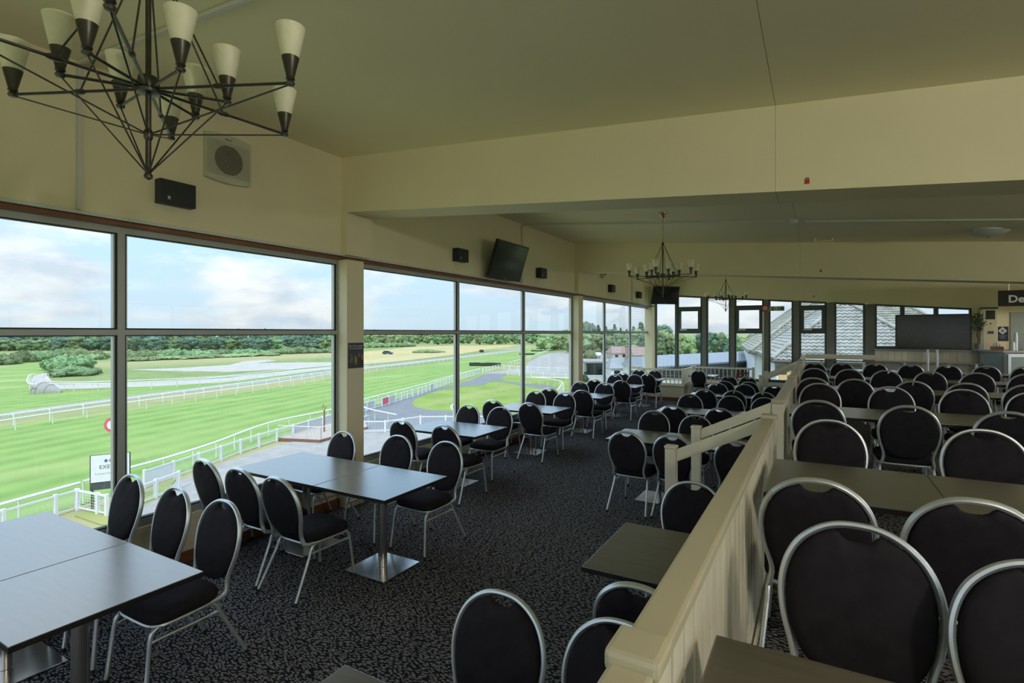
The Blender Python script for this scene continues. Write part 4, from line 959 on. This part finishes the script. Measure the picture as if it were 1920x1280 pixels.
running_rail('parade_ring_rail', 'straight white parade ring rail behind the curved one', [(985, 707), (1078, 708)], 1.2, 3.0)
running_rail('running_rail', 'distant white rail leading to the hurdles', [(955, 679), (985, 671), (1010, 662), (1030, 654)], 1.2, 4)
# hurdles
for x0, x1, y0, y1, lab in ((880, 939, 679, 686, 'long dark brush hurdle nearest on the turf'), (974, 1003, 661.5, 665, 'dark brush hurdle, second on the home straight'), (996, 1019, 656, 658.5, 'dark brush hurdle, third on the home straight'), (1006, 1026, 652, 654, 'dark brush hurdle farthest on the home straight'), (900, 906, 655, 660, 'small dark square hurdle block alone on the infield')):
    a, b_ = at(x0, y1, ZG), at(x1, y1 + .4, ZG); d = b_ - a; L_ = d.length; h_ = (y1 - y0) * (a.length) / F * .92
    t = thing('hurdle', lab, 'hurdle', a, math.atan2(d.y, d.x), 'dark brush hurdles')
    n_ = 6 if L_ > 6 else 2
    for k in range(n_):
        bm = bmesh.new(); bbox(bm, L_ * k / n_ + .02, L_ * (k + 1) / n_ - .02, -.3, .3, .001, h_ * (1 + .06 * math.sin(k * 2.3)), b=.05); obj('brush_panel', bm, 'hurdle', t)
    bm = bmesh.new(); tube(bm, [(0, -.35, h_ * .35), (L_, -.35, h_ * .35)], .06, 6); obj('take_off_rail', bm, 'dark_post', t)
# finish sign, lollipop, totem, number disc
p = at(207, 950, ZG); t = thing('course_sign', 'white racecourse sign with three diamonds on a dark board', 'sign', p, R(60))
for x in (-.75, .75): boxobj('leg', 'dark_post', t, x - .05, x + .05, .02, .12, .001, 2.6)
boxobj('dark_board', 'dark_post', t, -.85, .85, .0, .06, .95, 2.75, b=.02)
boxobj('white_board', 'white_paint', t, -.8, .8, -.04, -.002, 1.35, 2.72, b=.01)
FB = lambda x, z: frame_mat((x, -.042, z), (1, 0, 0), (0, 0, 1))
mat('diamond_blue', (.03, .12, .25), .5); mat('diamond_tan', (.38, .28, .22), .5)
for k, m in enumerate(('diamond_blue', 'diamond_tan', 'diamond_blue')):
    bm = bmesh.new(); x = -.18 + k * .18; prism(bm, [(x, .1), (x + .08, 0), (x, -.1), (x - .08, 0)], 0, .004, FB(0, 2.42)); obj('diamond', bm, m, t)
txt('EXETER', .27, 'dark_post', t, FB(0, 2.02), align='CENTER', ext=.002); txt('A Jockey Club Racecourse', .12, 'print_grey', t, FB(0, 1.74), align='CENTER', ext=.002)
p = at(212, 925, ZG); t = thing('finish_post', 'red and white round finish post marker behind the course sign', 'post', p, R(38))
bm = bmesh.new(); tube(bm, [(0, 0, .001), (0, 0, 3.5)], .06, 8); obj('pole', bm, 'dark_post', t)
boxobj('winch_box', 'dark_post', t, -.02, .17, -.08, .08, 1.6, 3.2)
for r_, m, y_ in ((.42, 'banner_red', 0), (.25, 'white_paint', .03)):
    bm = bmesh.new(); prism(bm, arc(0, 0, r_, 0, 2 * PI, 28)[:-1], y_, y_ + .03, frame_mat((0, -.06, 3.85), (1, 0, 0), (0, 0, 1))); obj('disc', bm, m, t)
p = at(608, 815, ZG); t = thing('totem_post', 'dark pole topped by a gold ring beside the deck', 'post', p)
bm = bmesh.new(); tube(bm, [(0, 0, .001), (0, 0, 2.2)], .07, 8); obj('pole', bm, 'deck_brown', t)
bm = bmesh.new(); tube(bm, [(.16 * math.cos(a), 0, 2.44 + .25 * math.sin(a)) for a in [2 * PI * i / 20 for i in range(20)]], .04, 6, closed=True, up=(0, 1, 0)); obj('ring', bm, 'brass', t, smooth=50)
p = at(851, 790, ZG); t = thing('number_post', 'white post with a round number one disc by the tarmac', 'sign', p, R(20))
bm = bmesh.new(); tube(bm, [(0, 0, .001), (0, 0, 1.3)], .09, 8); obj('post', bm, 'white_paint', t)
bm = bmesh.new(); prism(bm, arc(0, 0, .32, 0, 2 * PI, 24)[:-1], 0, .05, frame_mat((0, -.1, 1.5), (1, 0, 0), (0, 0, 1))); obj('disc', bm, 'white_paint', t)
txt('1', .5, 'print_navy', t, frame_mat((0, -.152, 1.33), (1, 0, 0), (0, 0, 1)), align='CENTER', ext=.003, bold=.02)
# viewing deck with steel railing
pp = [at(519, 827, ZG), at(600, 831, ZG), at(690, 805, ZG), at(676, 781, ZG), at(610, 797, ZG)]; o_ = pp[0].copy()
t = thing('viewing_deck', 'low tan viewing deck with brown edge and steel railing on the terrace', 'deck', o_)
bm = bmesh.new(); prism(bm, [((p - o_).x, (p - o_).y) for p in pp], .001, .27); obj('deck_edge', bm, 'deck_brown', t)
bm = bmesh.new(); prism(bm, [((p - o_).x * .985 + .05, (p - o_).y * .985 + .05) for p in pp], .27, .30); obj('deck_surface', bm, 'deck_tan', t)
for a, b_, n_ in ((pp[0], pp[1], 3), (pp[1], pp[2], 4)):
    for k in range(n_ + 1):
        q = a + (b_ - a) * (k / n_) - o_; bm = bmesh.new(); tube(bm, [(q.x, q.y + .1, .2), (q.x, q.y + .1, 1.3)], .025, 6); obj('rail_post', bm, 'chair_metal', t)
    for z in (1.3,):
        q0, q1 = a - o_, b_ - o_; bm = bmesh.new(); tube(bm, [(q0.x, q0.y + .1, z), (q1.x, q1.y + .1, z)], .03, 6); obj('top_rail', bm, 'white_paint', t)
# tent and cars
p = at(90, 736, ZG); t = thing('dome_tent', 'grey domed tent pitched on the turf', 'tent', p, R(30)); mat('tent_grey', (.27, .27, .24), .8, var=.1); mat('tent_dark', (.20, .20, .20), .8, var=.1)
bm = bmesh.new()
TR_ = lambda s: (1.5 * math.sin(min(1, (s + 1.06) / .5) * PI / 2) if s < -.5 else 1.5 * (1 - ((s + .5) / 1.62) ** 1.6) + .1)
rings = []
for i in range(13):
    s = -1 + 2 * i / 12; r_ = TR_(s)
    rings.append([bm.verts.new((s * 2.0, r_ * math.cos(PI * k / 12), r_ * math.sin(PI * k / 12) + .001)) for k in range(13)])
for A_, B_ in zip(rings, rings[1:]):
    for k in range(12): bm.faces.new((A_[k], A_[k + 1], B_[k + 1], B_[k]))
bm.faces.new(rings[0]); bm.faces.new(rings[-1])
obj('canopy', bm, 'tent_grey', t, smooth=30)
for s in (-.72, -.3, .2):
    r_ = TR_(s) + .02
    bm = bmesh.new(); tube(bm, [(s * 2.0, r_ * math.cos(PI * k / 12), r_ * math.sin(PI * k / 12) + .01) for k in range(13)], .03, 5); obj('pole_sleeve', bm, 'tent_dark', t)
bm = bmesh.new(); prism(bm, [(-.5, .05), (.5, .05), (.32, .9), (-.32, .9)], 1.36, 1.42, frame_mat((-.9, 0, 0), (1, 0, 0), (0, 0, 1))); obj('door_flap', bm, 'tent_dark', t)
mat('car_blue', (.03, .06, .14), .25, var=.02); mat('car_white', (.75, .76, .78), .25, var=.02)
def car(x, y, m, lab, rz):
    t = thing('parked_car', lab, 'car', at(x, y, ZG), rz)
    bm = bmesh.new(); prism(bm, [(-2.1, .3), (2.1, .3), (2.1, .75), (1.2, .9), (.6, 1.4), (-1.2, 1.45), (-1.9, .95), (-2.1, .8)], -.85, .85, frame_mat((0, 0, 0), (1, 0, 0), (0, 0, 1))); obj('body', bm, m, t)
    bm = bmesh.new(); prism(bm, [(1.1, .92), (.55, 1.36), (-1.15, 1.4), (-1.7, .95)], -.87, .87, frame_mat((0, 0, 0), (1, 0, 0), (0, 0, 1))); obj('side_glass', bm, 'screen', t)
    for sx in (-1.3, 1.3):
        for sy in (-.8, .8):
            bm = bmesh.new(); lathe(bm, [(.32, -.1), (.32, .1)], 12, frame_mat((sx, sy, .321), (1, 0, 0), (0, 0, 1))); obj('wheel', bm, 'rubber', t)
car(727, 664, 'car_blue', 'dark blue car parked alone on the heath', R(20)); car(672, 663, 'car_white', 'white car on the heath half hidden by the window column', R(30))

# ---------------------------------------------------------------- trees and shrubs
def make_leaf_mat(name, c1, c2):
    m, N, L, b = principled(name)
    tc = N.new('ShaderNodeTexCoord'); n = N.new('ShaderNodeTexNoise'); n.inputs['Scale'].default_value = 11; n.inputs['Detail'].default_value = 6; n.inputs['Roughness'].default_value = .65; L.new(tc.outputs['Object'], n.inputs['Vector'])
    r = N.new('ShaderNodeValToRGB'); r.color_ramp.elements[0].position = .36; r.color_ramp.elements[1].position = .66
    r.color_ramp.elements[0].color = c1 + (1,); r.color_ramp.elements[1].color = c2 + (1,); L.new(n.outputs['Fac'], r.inputs[0])
    oi = N.new('ShaderNodeObjectInfo'); hs = N.new('ShaderNodeHueSaturation'); mr = N.new('ShaderNodeMapRange'); mr.inputs[3].default_value = .475; mr.inputs[4].default_value = .525
    L.new(oi.outputs['Random'], mr.inputs[0]); L.new(mr.outputs[0], hs.inputs['Hue']); mv = N.new('ShaderNodeMapRange'); mv.inputs[3].default_value = .75; mv.inputs[4].default_value = 1.3; L.new(oi.outputs['Random'], mv.inputs[0]); L.new(mv.outputs[0], hs.inputs['Value'])
    L.new(r.outputs[0], hs.inputs['Color']); L.new(hs.outputs[0], b.inputs['Base Color']); b.inputs['Roughness'].default_value = .9; b.inputs['Specular IOR Level'].default_value = .1
    bp = N.new('ShaderNodeBump'); bp.inputs['Strength'].default_value = 1; bp.inputs['Distance'].default_value = .9; L.new(n.outputs['Fac'], bp.inputs['Height']); L.new(bp.outputs[0], b.inputs['Normal'])
    MATS[name] = m
make_leaf_mat('leaf_mid', (.13, .22, .11), (.28, .38, .18)); make_leaf_mat('leaf_dark_hazy', (.085, .165, .125), (.18, .27, .18)); make_leaf_mat('leaf_light', (.20, .29, .13), (.36, .44, .22))  # leaf tones lifted and cooled: distance haze is put into the colour
from mathutils import noise as mnoise
def blob(bm, c, r, sub, seed, amp=.28, fr=1.6):
    t = bmesh.new(); bmesh.ops.create_icosphere(t, subdivisions=sub, radius=1)
    for v in t.verts:
        d = v.co.normalized(); s = 1 + amp * mnoise.noise(d * fr * 1.7 + Vector((seed, 0, 0))) + amp * .7 * mnoise.noise(d * fr * 5 + Vector((0, seed, 0)))
        v.co = Vector(c) + Vector((d.x * r[0], d.y * r[1], d.z * r[2])) * s
    merge(bm, t)
def tree_mesh(kind, seed, sub=3):
    rnd = random.Random(seed); bm = bmesh.new()
    if kind == 'broad':      # unit: about 1 high, .9 wide
        tube(bm, [(0, 0, 0), (.01, 0, .3)], [.035, .025], 6); nt = len(bm.faces)
        for i in range(26):
            a = rnd.uniform(0, 2 * PI); z = rnd.uniform(.14, .90); env = .40 * math.sqrt(max(.05, 1 - ((z - .46) / .5) ** 2))
            q = env * rnd.uniform(.35, .9); s = rnd.uniform(.09, .16)
            blob(bm, (q * math.cos(a), q * math.sin(a), z), (s, s, s * .85), 2, seed * 7 + i, .5, 2.4)
        blob(bm, (0, 0, .5), (.30, .30, .36), 3, seed, .35, 2.)
    elif kind == 'conifer':
        tube(bm, [(0, 0, 0), (0, 0, .9)], [.025, .008], 6); nt = len(bm.faces)
        for i in range(13):
            z = .10 + i * .069; s = .21 * (1 - i / 13.5) + .012
            blob(bm, (rnd.uniform(-.012, .012), rnd.uniform(-.012, .012), z), (s, s, .065), 2, seed * 5 + i, .75, 3.)
    else:                    # shrub: about 1 wide, .5 high
        tube(bm, [(0, 0, 0), (0, 0, .15)], .03, 5); nt = len(bm.faces)
        for i in range(22):
            a = rnd.uniform(0, 2 * PI); q = math.sqrt(rnd.uniform(0, 1)) * .40; s = rnd.uniform(.08, .14)
            blob(bm, (q * math.cos(a), q * math.sin(a), max(s * .5, (.30 - q * .5) * rnd.uniform(.5, 1))), (s, s, s * .9), 2, seed * 11 + i, .5, 2.4)
        blob(bm, (0, 0, .12), (.36, .36, .18), 3, seed, .3, 2.)
    # leaf sprays over the crown
    bm.normal_update(); fs = [f for f in bm.faces][nt:]; sz = {'broad': .034, 'conifer': .022, 'shrub': .03}[kind]
    for f in rnd.choices(fs, k=2600):
        p = f.calc_center_median() + f.normal * rnd.uniform(-.2, .9) * sz; a_ = Vector((rnd.uniform(-1, 1), rnd.uniform(-1, 1), rnd.uniform(-1, 1))).normalized(); b_ = a_.orthogonal().normalized(); h_ = sz * rnd.uniform(.5, 1.1)
        bm.faces.new([bm.verts.new(q) for q in (p - a_ * h_, p + b_ * h_ * .6, p + a_ * h_, p - b_ * h_ * .6)])
    me = mesh_of(kind, bm, 180, recalc=False); me.materials.append(MATS['bark'])
    idx = [0 if p.index < nt else 1 for p in me.polygons]
    return me, idx
TM_ = {}
def tree_variant(kind, seed, leaf):
    k = (kind, seed, leaf)
    if k not in TM_:
        me, idx = tree_mesh(kind, seed); me.materials.append(MATS[leaf]); me.polygons.foreach_set('material_index', idx); TM_[k] = me
    return TM_[k]
TREES = [0]
def plant(name, me, x, y, w, h, label, cat, group, wn=.9, hn=1.0, dz=0.):
    p = at(x, y, ZG); o = bpy.data.objects.new(name, me); C.objects.link(o)
    o.location = (p.x, p.y, ZG + dz); o.rotation_euler = (0, 0, random.uniform(0, 6.28)); s = w / wn; o.scale = (s, s, h / hn)
    TREES[0] += 1
    return tag(o, label, cat, group)
rt = random.Random(11)
G1 = 'woodland trees beyond the racecourse'
def wood(x0, x1, step, yb, h, spread, kinds, label, group=G1):
    x = x0
    while x < x1:
        y = yb(x) if callable(yb) else yb
        k, leaf = rt.choice(kinds); me = tree_variant(k, rt.randint(1, 3), leaf)
        hh = h * rt.uniform(.82, 1.15); w = hh * (rt.uniform(.75, 1.05) if k == 'broad' else rt.uniform(.38, .5)) * spread
        plant('woodland_tree', me, x + rt.uniform(-4, 4), y + rt.uniform(-1.2, 1.2), w, hh, label, 'tree', group, .9 if k == 'broad' else .42)
        x += step * rt.uniform(.8, 1.2)
B, D, K = ('broad', 'leaf_mid'), ('broad', 'leaf_dark_hazy'), ('conifer', 'leaf_dark_hazy'); LT = ('broad', 'leaf_light')
wood(-260, 690, 15, 643, 10.8, 1.1, [D, K, K], 'dark woodland tree in the far belt across the left windows')
wood(-260, 660, 17, 652, 9.0, 1.15, [D, D, K, B], 'mixed woodland tree in the nearer belt across the left windows')
wood(-260, 660, 13, 657, 6.2, 1.5, [D, D, B], 'low dark woodland tree at the front of the left belt')
wood(640, 1085, 14, 640, 10.2, 1.15, [D, B, B], 'green woodland tree in the belt beyond the home straight')
wood(655, 1020, 15, 645, 8.2, 1.2, [B, B, LT], 'paler woodland tree edging the belt beyond the home straight')
wood(1024, 1100, 13, 656, 9.3, 1.2, [B, LT, B], 'big leafy tree at the end of the home straight')
wood(1078, 1250, 11, 650, 13.6, 1.0, [K, K, D], 'tall dark conifer on the rise behind the car park')
wood(1078, 1260, 15, 662, 9.8, 1.25, [LT, B, B], 'leafy tree edging the car park')
wood(1215, 1440, 15, 668, 8.3, 1.1, [B, D, LT, K], 'leafy tree beyond the end windows above the grey roof')
G2 = 'shrubs on the heath'
def shrubs(pts, label, leaf='leaf_mid'):
    for x, y, w, h in pts:
        plant('heath_shrub', tree_variant('shrub', rt.randint(1, 3), leaf), x, y, w, h, label, 'shrub', G2, 1.0, .42)
shrubs([(-60, 686, 14, 4.4), (5, 683, 9, 3.6), (38, 679, 8, 4.4), (66, 677, 8, 4.2), (100, 673, 8, 3.5), (118, 671, 8, 4.6)], 'round green shrub edging the turf bend at far left')
shrubs([(133, 692, 13, 4.8), (135, 704, 10, 2.6), (152, 700, 8, 1.6)], 'big dark bush beside the sandy track', 'leaf_mid')
shrubs([(172, 674, 8, 2.4), (184, 673, 6, 3.6), (200, 670, 8, 2.2), (150, 672, 9, 4.6)], 'scrub bush behind the big dark bush', 'leaf_light')
shrubs([(250 + i * 24, 672 - (i * .75), rt.uniform(8, 13), rt.uniform(2.2, 4.2)) for i in range(17)], 'low green scrub edging the sandy patch')
shrubs([(255 + i * 30, 676 - i * 1.2, rt.uniform(9, 14), 1.5) for i in range(9)], 'pale low scrub in front of the green scrub', 'leaf_light')
shrubs([(676 + i * 11, 652 - i * .35, rt.uniform(10, 14), rt.uniform(3, 4)) for i in range(9)], 'bushy green hedge left of the home straight', 'leaf_mid')
shrubs([(790, 661, 8, 1.7), (806, 661, 9, 1.8), (820, 661, 8, 1.3)], 'small gorse clump on the dry infield', 'leaf_light')
shrubs([(1106, 672, 5, 4.0)], 'pale round bush beside the white tank', 'leaf_light')
plant('clipped_conifer', tree_variant('conifer', 2, 'leaf_mid'), 1097, 716, 1.6, 1.9, 'small clipped conifer at the edge of the lawn', 'shrub', None, .42)

# ---------------------------------------------------------------- buildings
c_, s_ = math.cos(TH), math.sin(TH)
def cw(lat, d): return Vector((lat * c_ - d * s_, lat * s_ + d * c_, 0))
t = thing('white_tank', 'white cylindrical gas tank by the car park', 'tank', at(1120, 672, ZG), R(15))
bm = bmesh.new(); lathe(bm, [(.0, -1.5), (.7, -1.3), (.85, -.9), (.85, .9), (.7, 1.3), (.0, 1.5)], 16, frame_mat((0, 0, 1.3), (0, 1, 0), (0, 0, 1))); obj('vessel', bm, 'white_paint', t, smooth=50)
for x in (-.7, .7): boxobj('cradle', 'dark_post', t, x - .1, x + .1, -.5, .5, .001, .6)
def house(name, label, pix, w, d, hw, hr, rz, wallm, roofm, wins=3):
    t = thing(name, label, 'building', at(*pix, ZG), rz)
    boxobj('walls', wallm, t, 0, w, 0, d, .001, hw)
    bm = bmesh.new(); v = [bm.verts.new(p) for p in ((-.4, -.5, hw), (w + .4, -.5, hw), (w + .4, d + .5, hw), (-.4, d + .5, hw), (.6, d / 2, hw + hr), (w - .6, d / 2, hw + hr))]
    for f in ((0, 1, 5, 4), (1, 2, 5), (2, 3, 4, 5), (3, 0, 4), (3, 2, 1, 0)): bm.faces.new([v[i] for i in f])
    obj('roof', bm, roofm, t)
    for i in range(wins):
        x = w * (i + .5) / wins; wn = boxobj('window', 'white_paint', t, x - .7, x + .7, -.05, .02, hw * .3, hw * .85); boxobj('pane', 'screen', wn, x - .58, x + .58, -.07, -.05, hw * .35, hw * .8)
    return t
house('lodge', 'low house with brown hipped roof at the edge of the wood', (1149, 673.5), 10.5, 7, 2.0, 2.3, R(38), 'render_cream', 'roof_brown', 4)
house('lodge_wing', 'brown roofed wing with pale gable beside the low house', (1188, 675), 7.5, 8, 1.6, 2.6, R(38), 'render_cream', 'roof_brown', 1)
t = thing('glass_pavilion', 'flat roofed dark teal glass pavilion by the car park', 'building', at(1099, 704, ZG), R(30)); 
boxobj('floor_slab', 'white_paint', t, -.2, 5.4, -.2, 4.2, .001, .12); boxobj('flat_roof', 'frame_dark', t, -.25, 5.45, -.25, 4.25, 2.55, 2.75)
boxobj('back_core', 'frame_dark', t, .3, 5.0, 2.6, 4, .12, 2.55)
for i in range(3): boxobj('glass_wall', 'glass_teal', t, .05 + i * 1.75, 1.72 + i * 1.75, 0, .03, .12, 2.55)
boxobj('glass_wall', 'glass_teal', t, 0, .03, .05, 4, .12, 2.55)
for i in range(4): boxobj('mullion', 'frame_dark', t, i * 1.72 - .03, i * 1.72 + .05, -.03, .06, .12, 2.55)
house('kiosk', 'grey slate roofed kiosk beside the glass pavilion', (1146, 712), 4.5, 5, 2.2, 1.8, R(34), 'white_paint', 'roof_slate', 2)
house('conservatory', 'pale glazed building with low grey roof near the corner', (1180, 722), 6.5, 6, 3.2, 1.5, R(28), 'white_paint', 'metal_roof', 4)
p = at(1176, 712, ZG); t = thing('brick_chimney', 'slender brown brick chimney rising between the roofs', 'chimney', p); boxobj('stack', 'roof_brown', t, -.3, .3, -.3, .3, .001, 6.3); boxobj('cap', 'deck_brown', t, -.38, .38, -.38, .38, 6.3, 6.5)
# long sheet-metal roof
def cwp(x, d, z): q = cw((x - 960) / F * d, d); q.z = z; return q
bl, br, tr, tl = cwp(1205, 46, -1.2), cwp(1400, 58, -1.2), cwp(1400, 68.5, -.55), cwp(1205, 54.5, -.55); o_ = bl.copy(); o_.z = ZG
t = thing('long_shed', 'long low building with blue grey metal roof beyond the end windows', 'building', o_)
bm = bmesh.new(); up = Vector((0, 0, .15)); hexa(bm, [q - o_ for q in (bl, br, tr, tl)] + [q - o_ + up for q in (bl, br, tr, tl)]); obj('roof', bm, 'metal_roof', t)
for i in range(1, 30):
    f = i / 30; a = bl + (br - bl) * f - o_ + up; b_ = tl + (tr - tl) * f - o_ + up; bm = bmesh.new(); tube(bm, [a, b_], .05, 4); obj('seam', bm, 'metal_roof', t)
ins = [q - o_ for q in (bl + (tl - bl) * .06, br + (tr - br) * .06, tr, tl)]
bm = bmesh.new(); prism(bm, [(q.x, q.y) for q in ins], .001, bl.z - ZG); obj('walls', bm, 'frame_dark', t)
for i in range(20):
    f = (i + .5) / 20; a = ins[0] + (ins[1] - ins[0]) * f; d = (ins[1] - ins[0]).normalized(); M = frame_mat((a.x, a.y, 0), (d.x, d.y, 0), (0, 0, 1)); bm = bmesh.new(); bbox(bm, -.45, .45, bl.z - ZG - 2.0, bl.z - ZG - .35, 0, .05, b=.01, M=M); obj('window', bm, 'screen', t)
# pantiled stable block
ua = R(22); U = cw(math.sin(ua), math.cos(ua)); V_ = cw(math.cos(ua), -math.sin(ua))
def tiles(bm, origin, along, up, length, rows, trim, gauge=.30, tw=.27, amp=.035):
    """courses of wavy tiles; trim(r) -> (start, end) along the eave for slope distance r"""
    nrm = along.cross(up).normalized()
    for j in range(rows):
        r0, r1 = j * gauge, (j + 1) * gauge + .03
        s0, s1 = trim((r0 + r1) / 2)
        if s1 - s0 < .15: continue
        n = max(2, int((s1 - s0) / (tw / 4))); prev = None
        for i in range(n + 1):
            s = s0 + (s1 - s0) * i / n; w = amp * math.sin(2 * PI * s / tw)
            ring = [bm.verts.new(origin + along * s + up * r0 + nrm * (w + .01)), bm.verts.new(origin + along * s + up * r0 + nrm * (w + .075)), bm.verts.new(origin + along * s + up * r1 + nrm * (w + .01))]
            if prev: bm.faces.new((prev[0], ring[0], ring[1], prev[1])); bm.faces.new((prev[1], ring[1], ring[2], prev[2]))
            prev = ring
def hip_block(name, label, u0, u1, v0, v1, ze, pitch, tm, wallm):
    base = cw(.4894 * 30, 30); o = base + U * u0 + V_ * v0; o.z = ZG
    t = thing(name, label, 'building', o)
    W = v1 - v0; L_ = u1 - u0; tp = math.tan(R(pitch)); sl = (W / 2) / math.cos(R(pitch)); e = Vector((0, 0, ze - ZG)); Zv = Vector((0, 0, 1))
    rows = int(sl / .30)
    fU = (U + Zv * tp).normalized(); fV = (V_ + Zv * tp).normalized(); cp = math.cos(R(pitch))
    bm = bmesh.new(); tiles(bm, e, V_, fU, W, rows, lambda r: (r * cp, W - r * cp)); ob = obj('front_tiles', bm, tm, t); ob['kind'] = 'stuff'
    bm = bmesh.new(); tiles(bm, e + U * L_, -U, fV, L_, rows, lambda r: (r * cp, L_ - r * cp)); ob = obj('side_tiles', bm, tm, t); ob['kind'] = 'stuff'
    ap = e + U * (W / 2) + V_ * (W / 2) + Zv * (W / 2 * tp); ap2 = e + U * (L_ - W / 2) + V_ * (W / 2) + Zv * (W / 2 * tp); cs = [e, e + V_ * W, e + V_ * W + U * L_, e + U * L_]
    bm = bmesh.new(); lift = Zv * -.02
    vv = [bm.verts.new(q + lift) for q in cs + [ap, ap2]]
    for f in ((0, 1, 4), (1, 2, 5, 4), (2, 3, 5), (3, 0, 4, 5), (3, 2, 1, 0)): bm.faces.new([vv[i] for i in f])
    obj('roof_deck', bm, 'roof_slate', t)
    for a, b_ in ((cs[0], ap), (cs[1], ap), (ap, ap2), (cs[3], ap2)):
        n_ = max(4, int((b_ - a).length / .42)); bm = bmesh.new(); tube(bm, [a + (b_ - a) * (i / n_) + Zv * (.10 + .025 * (i % 2)) for i in range(n_ + 1)], .12, 7); obj('ridge_tiles', bm, tm, t, smooth=40)
    ins_ = .35; P4 = [U * ins_ + V_ * ins_, U * ins_ + V_ * (W - ins_), U * (L_ - ins_) + V_ * (W - ins_), U * (L_ - ins_) + V_ * ins_]
    bm = bmesh.new(); prism(bm, [(q.x, q.y) for q in P4], .001, ze - ZG - .02); obj('walls', bm, wallm, t)
    for a, b_ in ((cs[0], cs[1]), (cs[3], cs[0])):
        bm = bmesh.new(); tube(bm, [a + Zv * -.06 - (U if b_ is cs[1] else V_) * .08, b_ + Zv * -.06 - (U if b_ is cs[1] else V_) * .08], .09, 6); obj('gutter', bm, 'dark_post', t)
    return t, o, L_, W
def side_boards(t, L_, n):
    for i in range(n):      # white boarded side wall
        a = U * (.5 + i * .55) + V_ * .30; M = frame_mat((a.x, a.y, 0), (U.x, U.y, 0), (0, 0, 1)); bm = bmesh.new(); bbox(bm, -.25, .25, .6, .45 - ZG - .25, -.04, .05, b=.02, M=M); obj('white_board', bm, 'white_paint', t)
t, o_, L_, W_ = hip_block('tiled_block', 'low building with grey pantiled hipped roof just beyond the end windows', 0, 15, 0, 8.5, .45, 39, 'roof_tile', 'brick_yellow')
side_boards(t, L_, 26)
bm = bmesh.new(); q = U * .28 + V_ * .35; q2 = U * .28 + V_ * (W_ - .35); tube(bm, [q + Vector((0, 0, .45 - ZG - .35)), q2 + Vector((0, 0, .45 - ZG - .35))], .16, 4); obj('fascia', bm, 'dark_post', t)
t, o_, L_, W_ = hip_block('tall_tiled_block', 'taller building with weathered green grey pantiled roof behind', 13, 40, -.6, 15.4, .45, 39, 'roof_tile_old', 'white_paint')
side_boards(t, L_, 47)
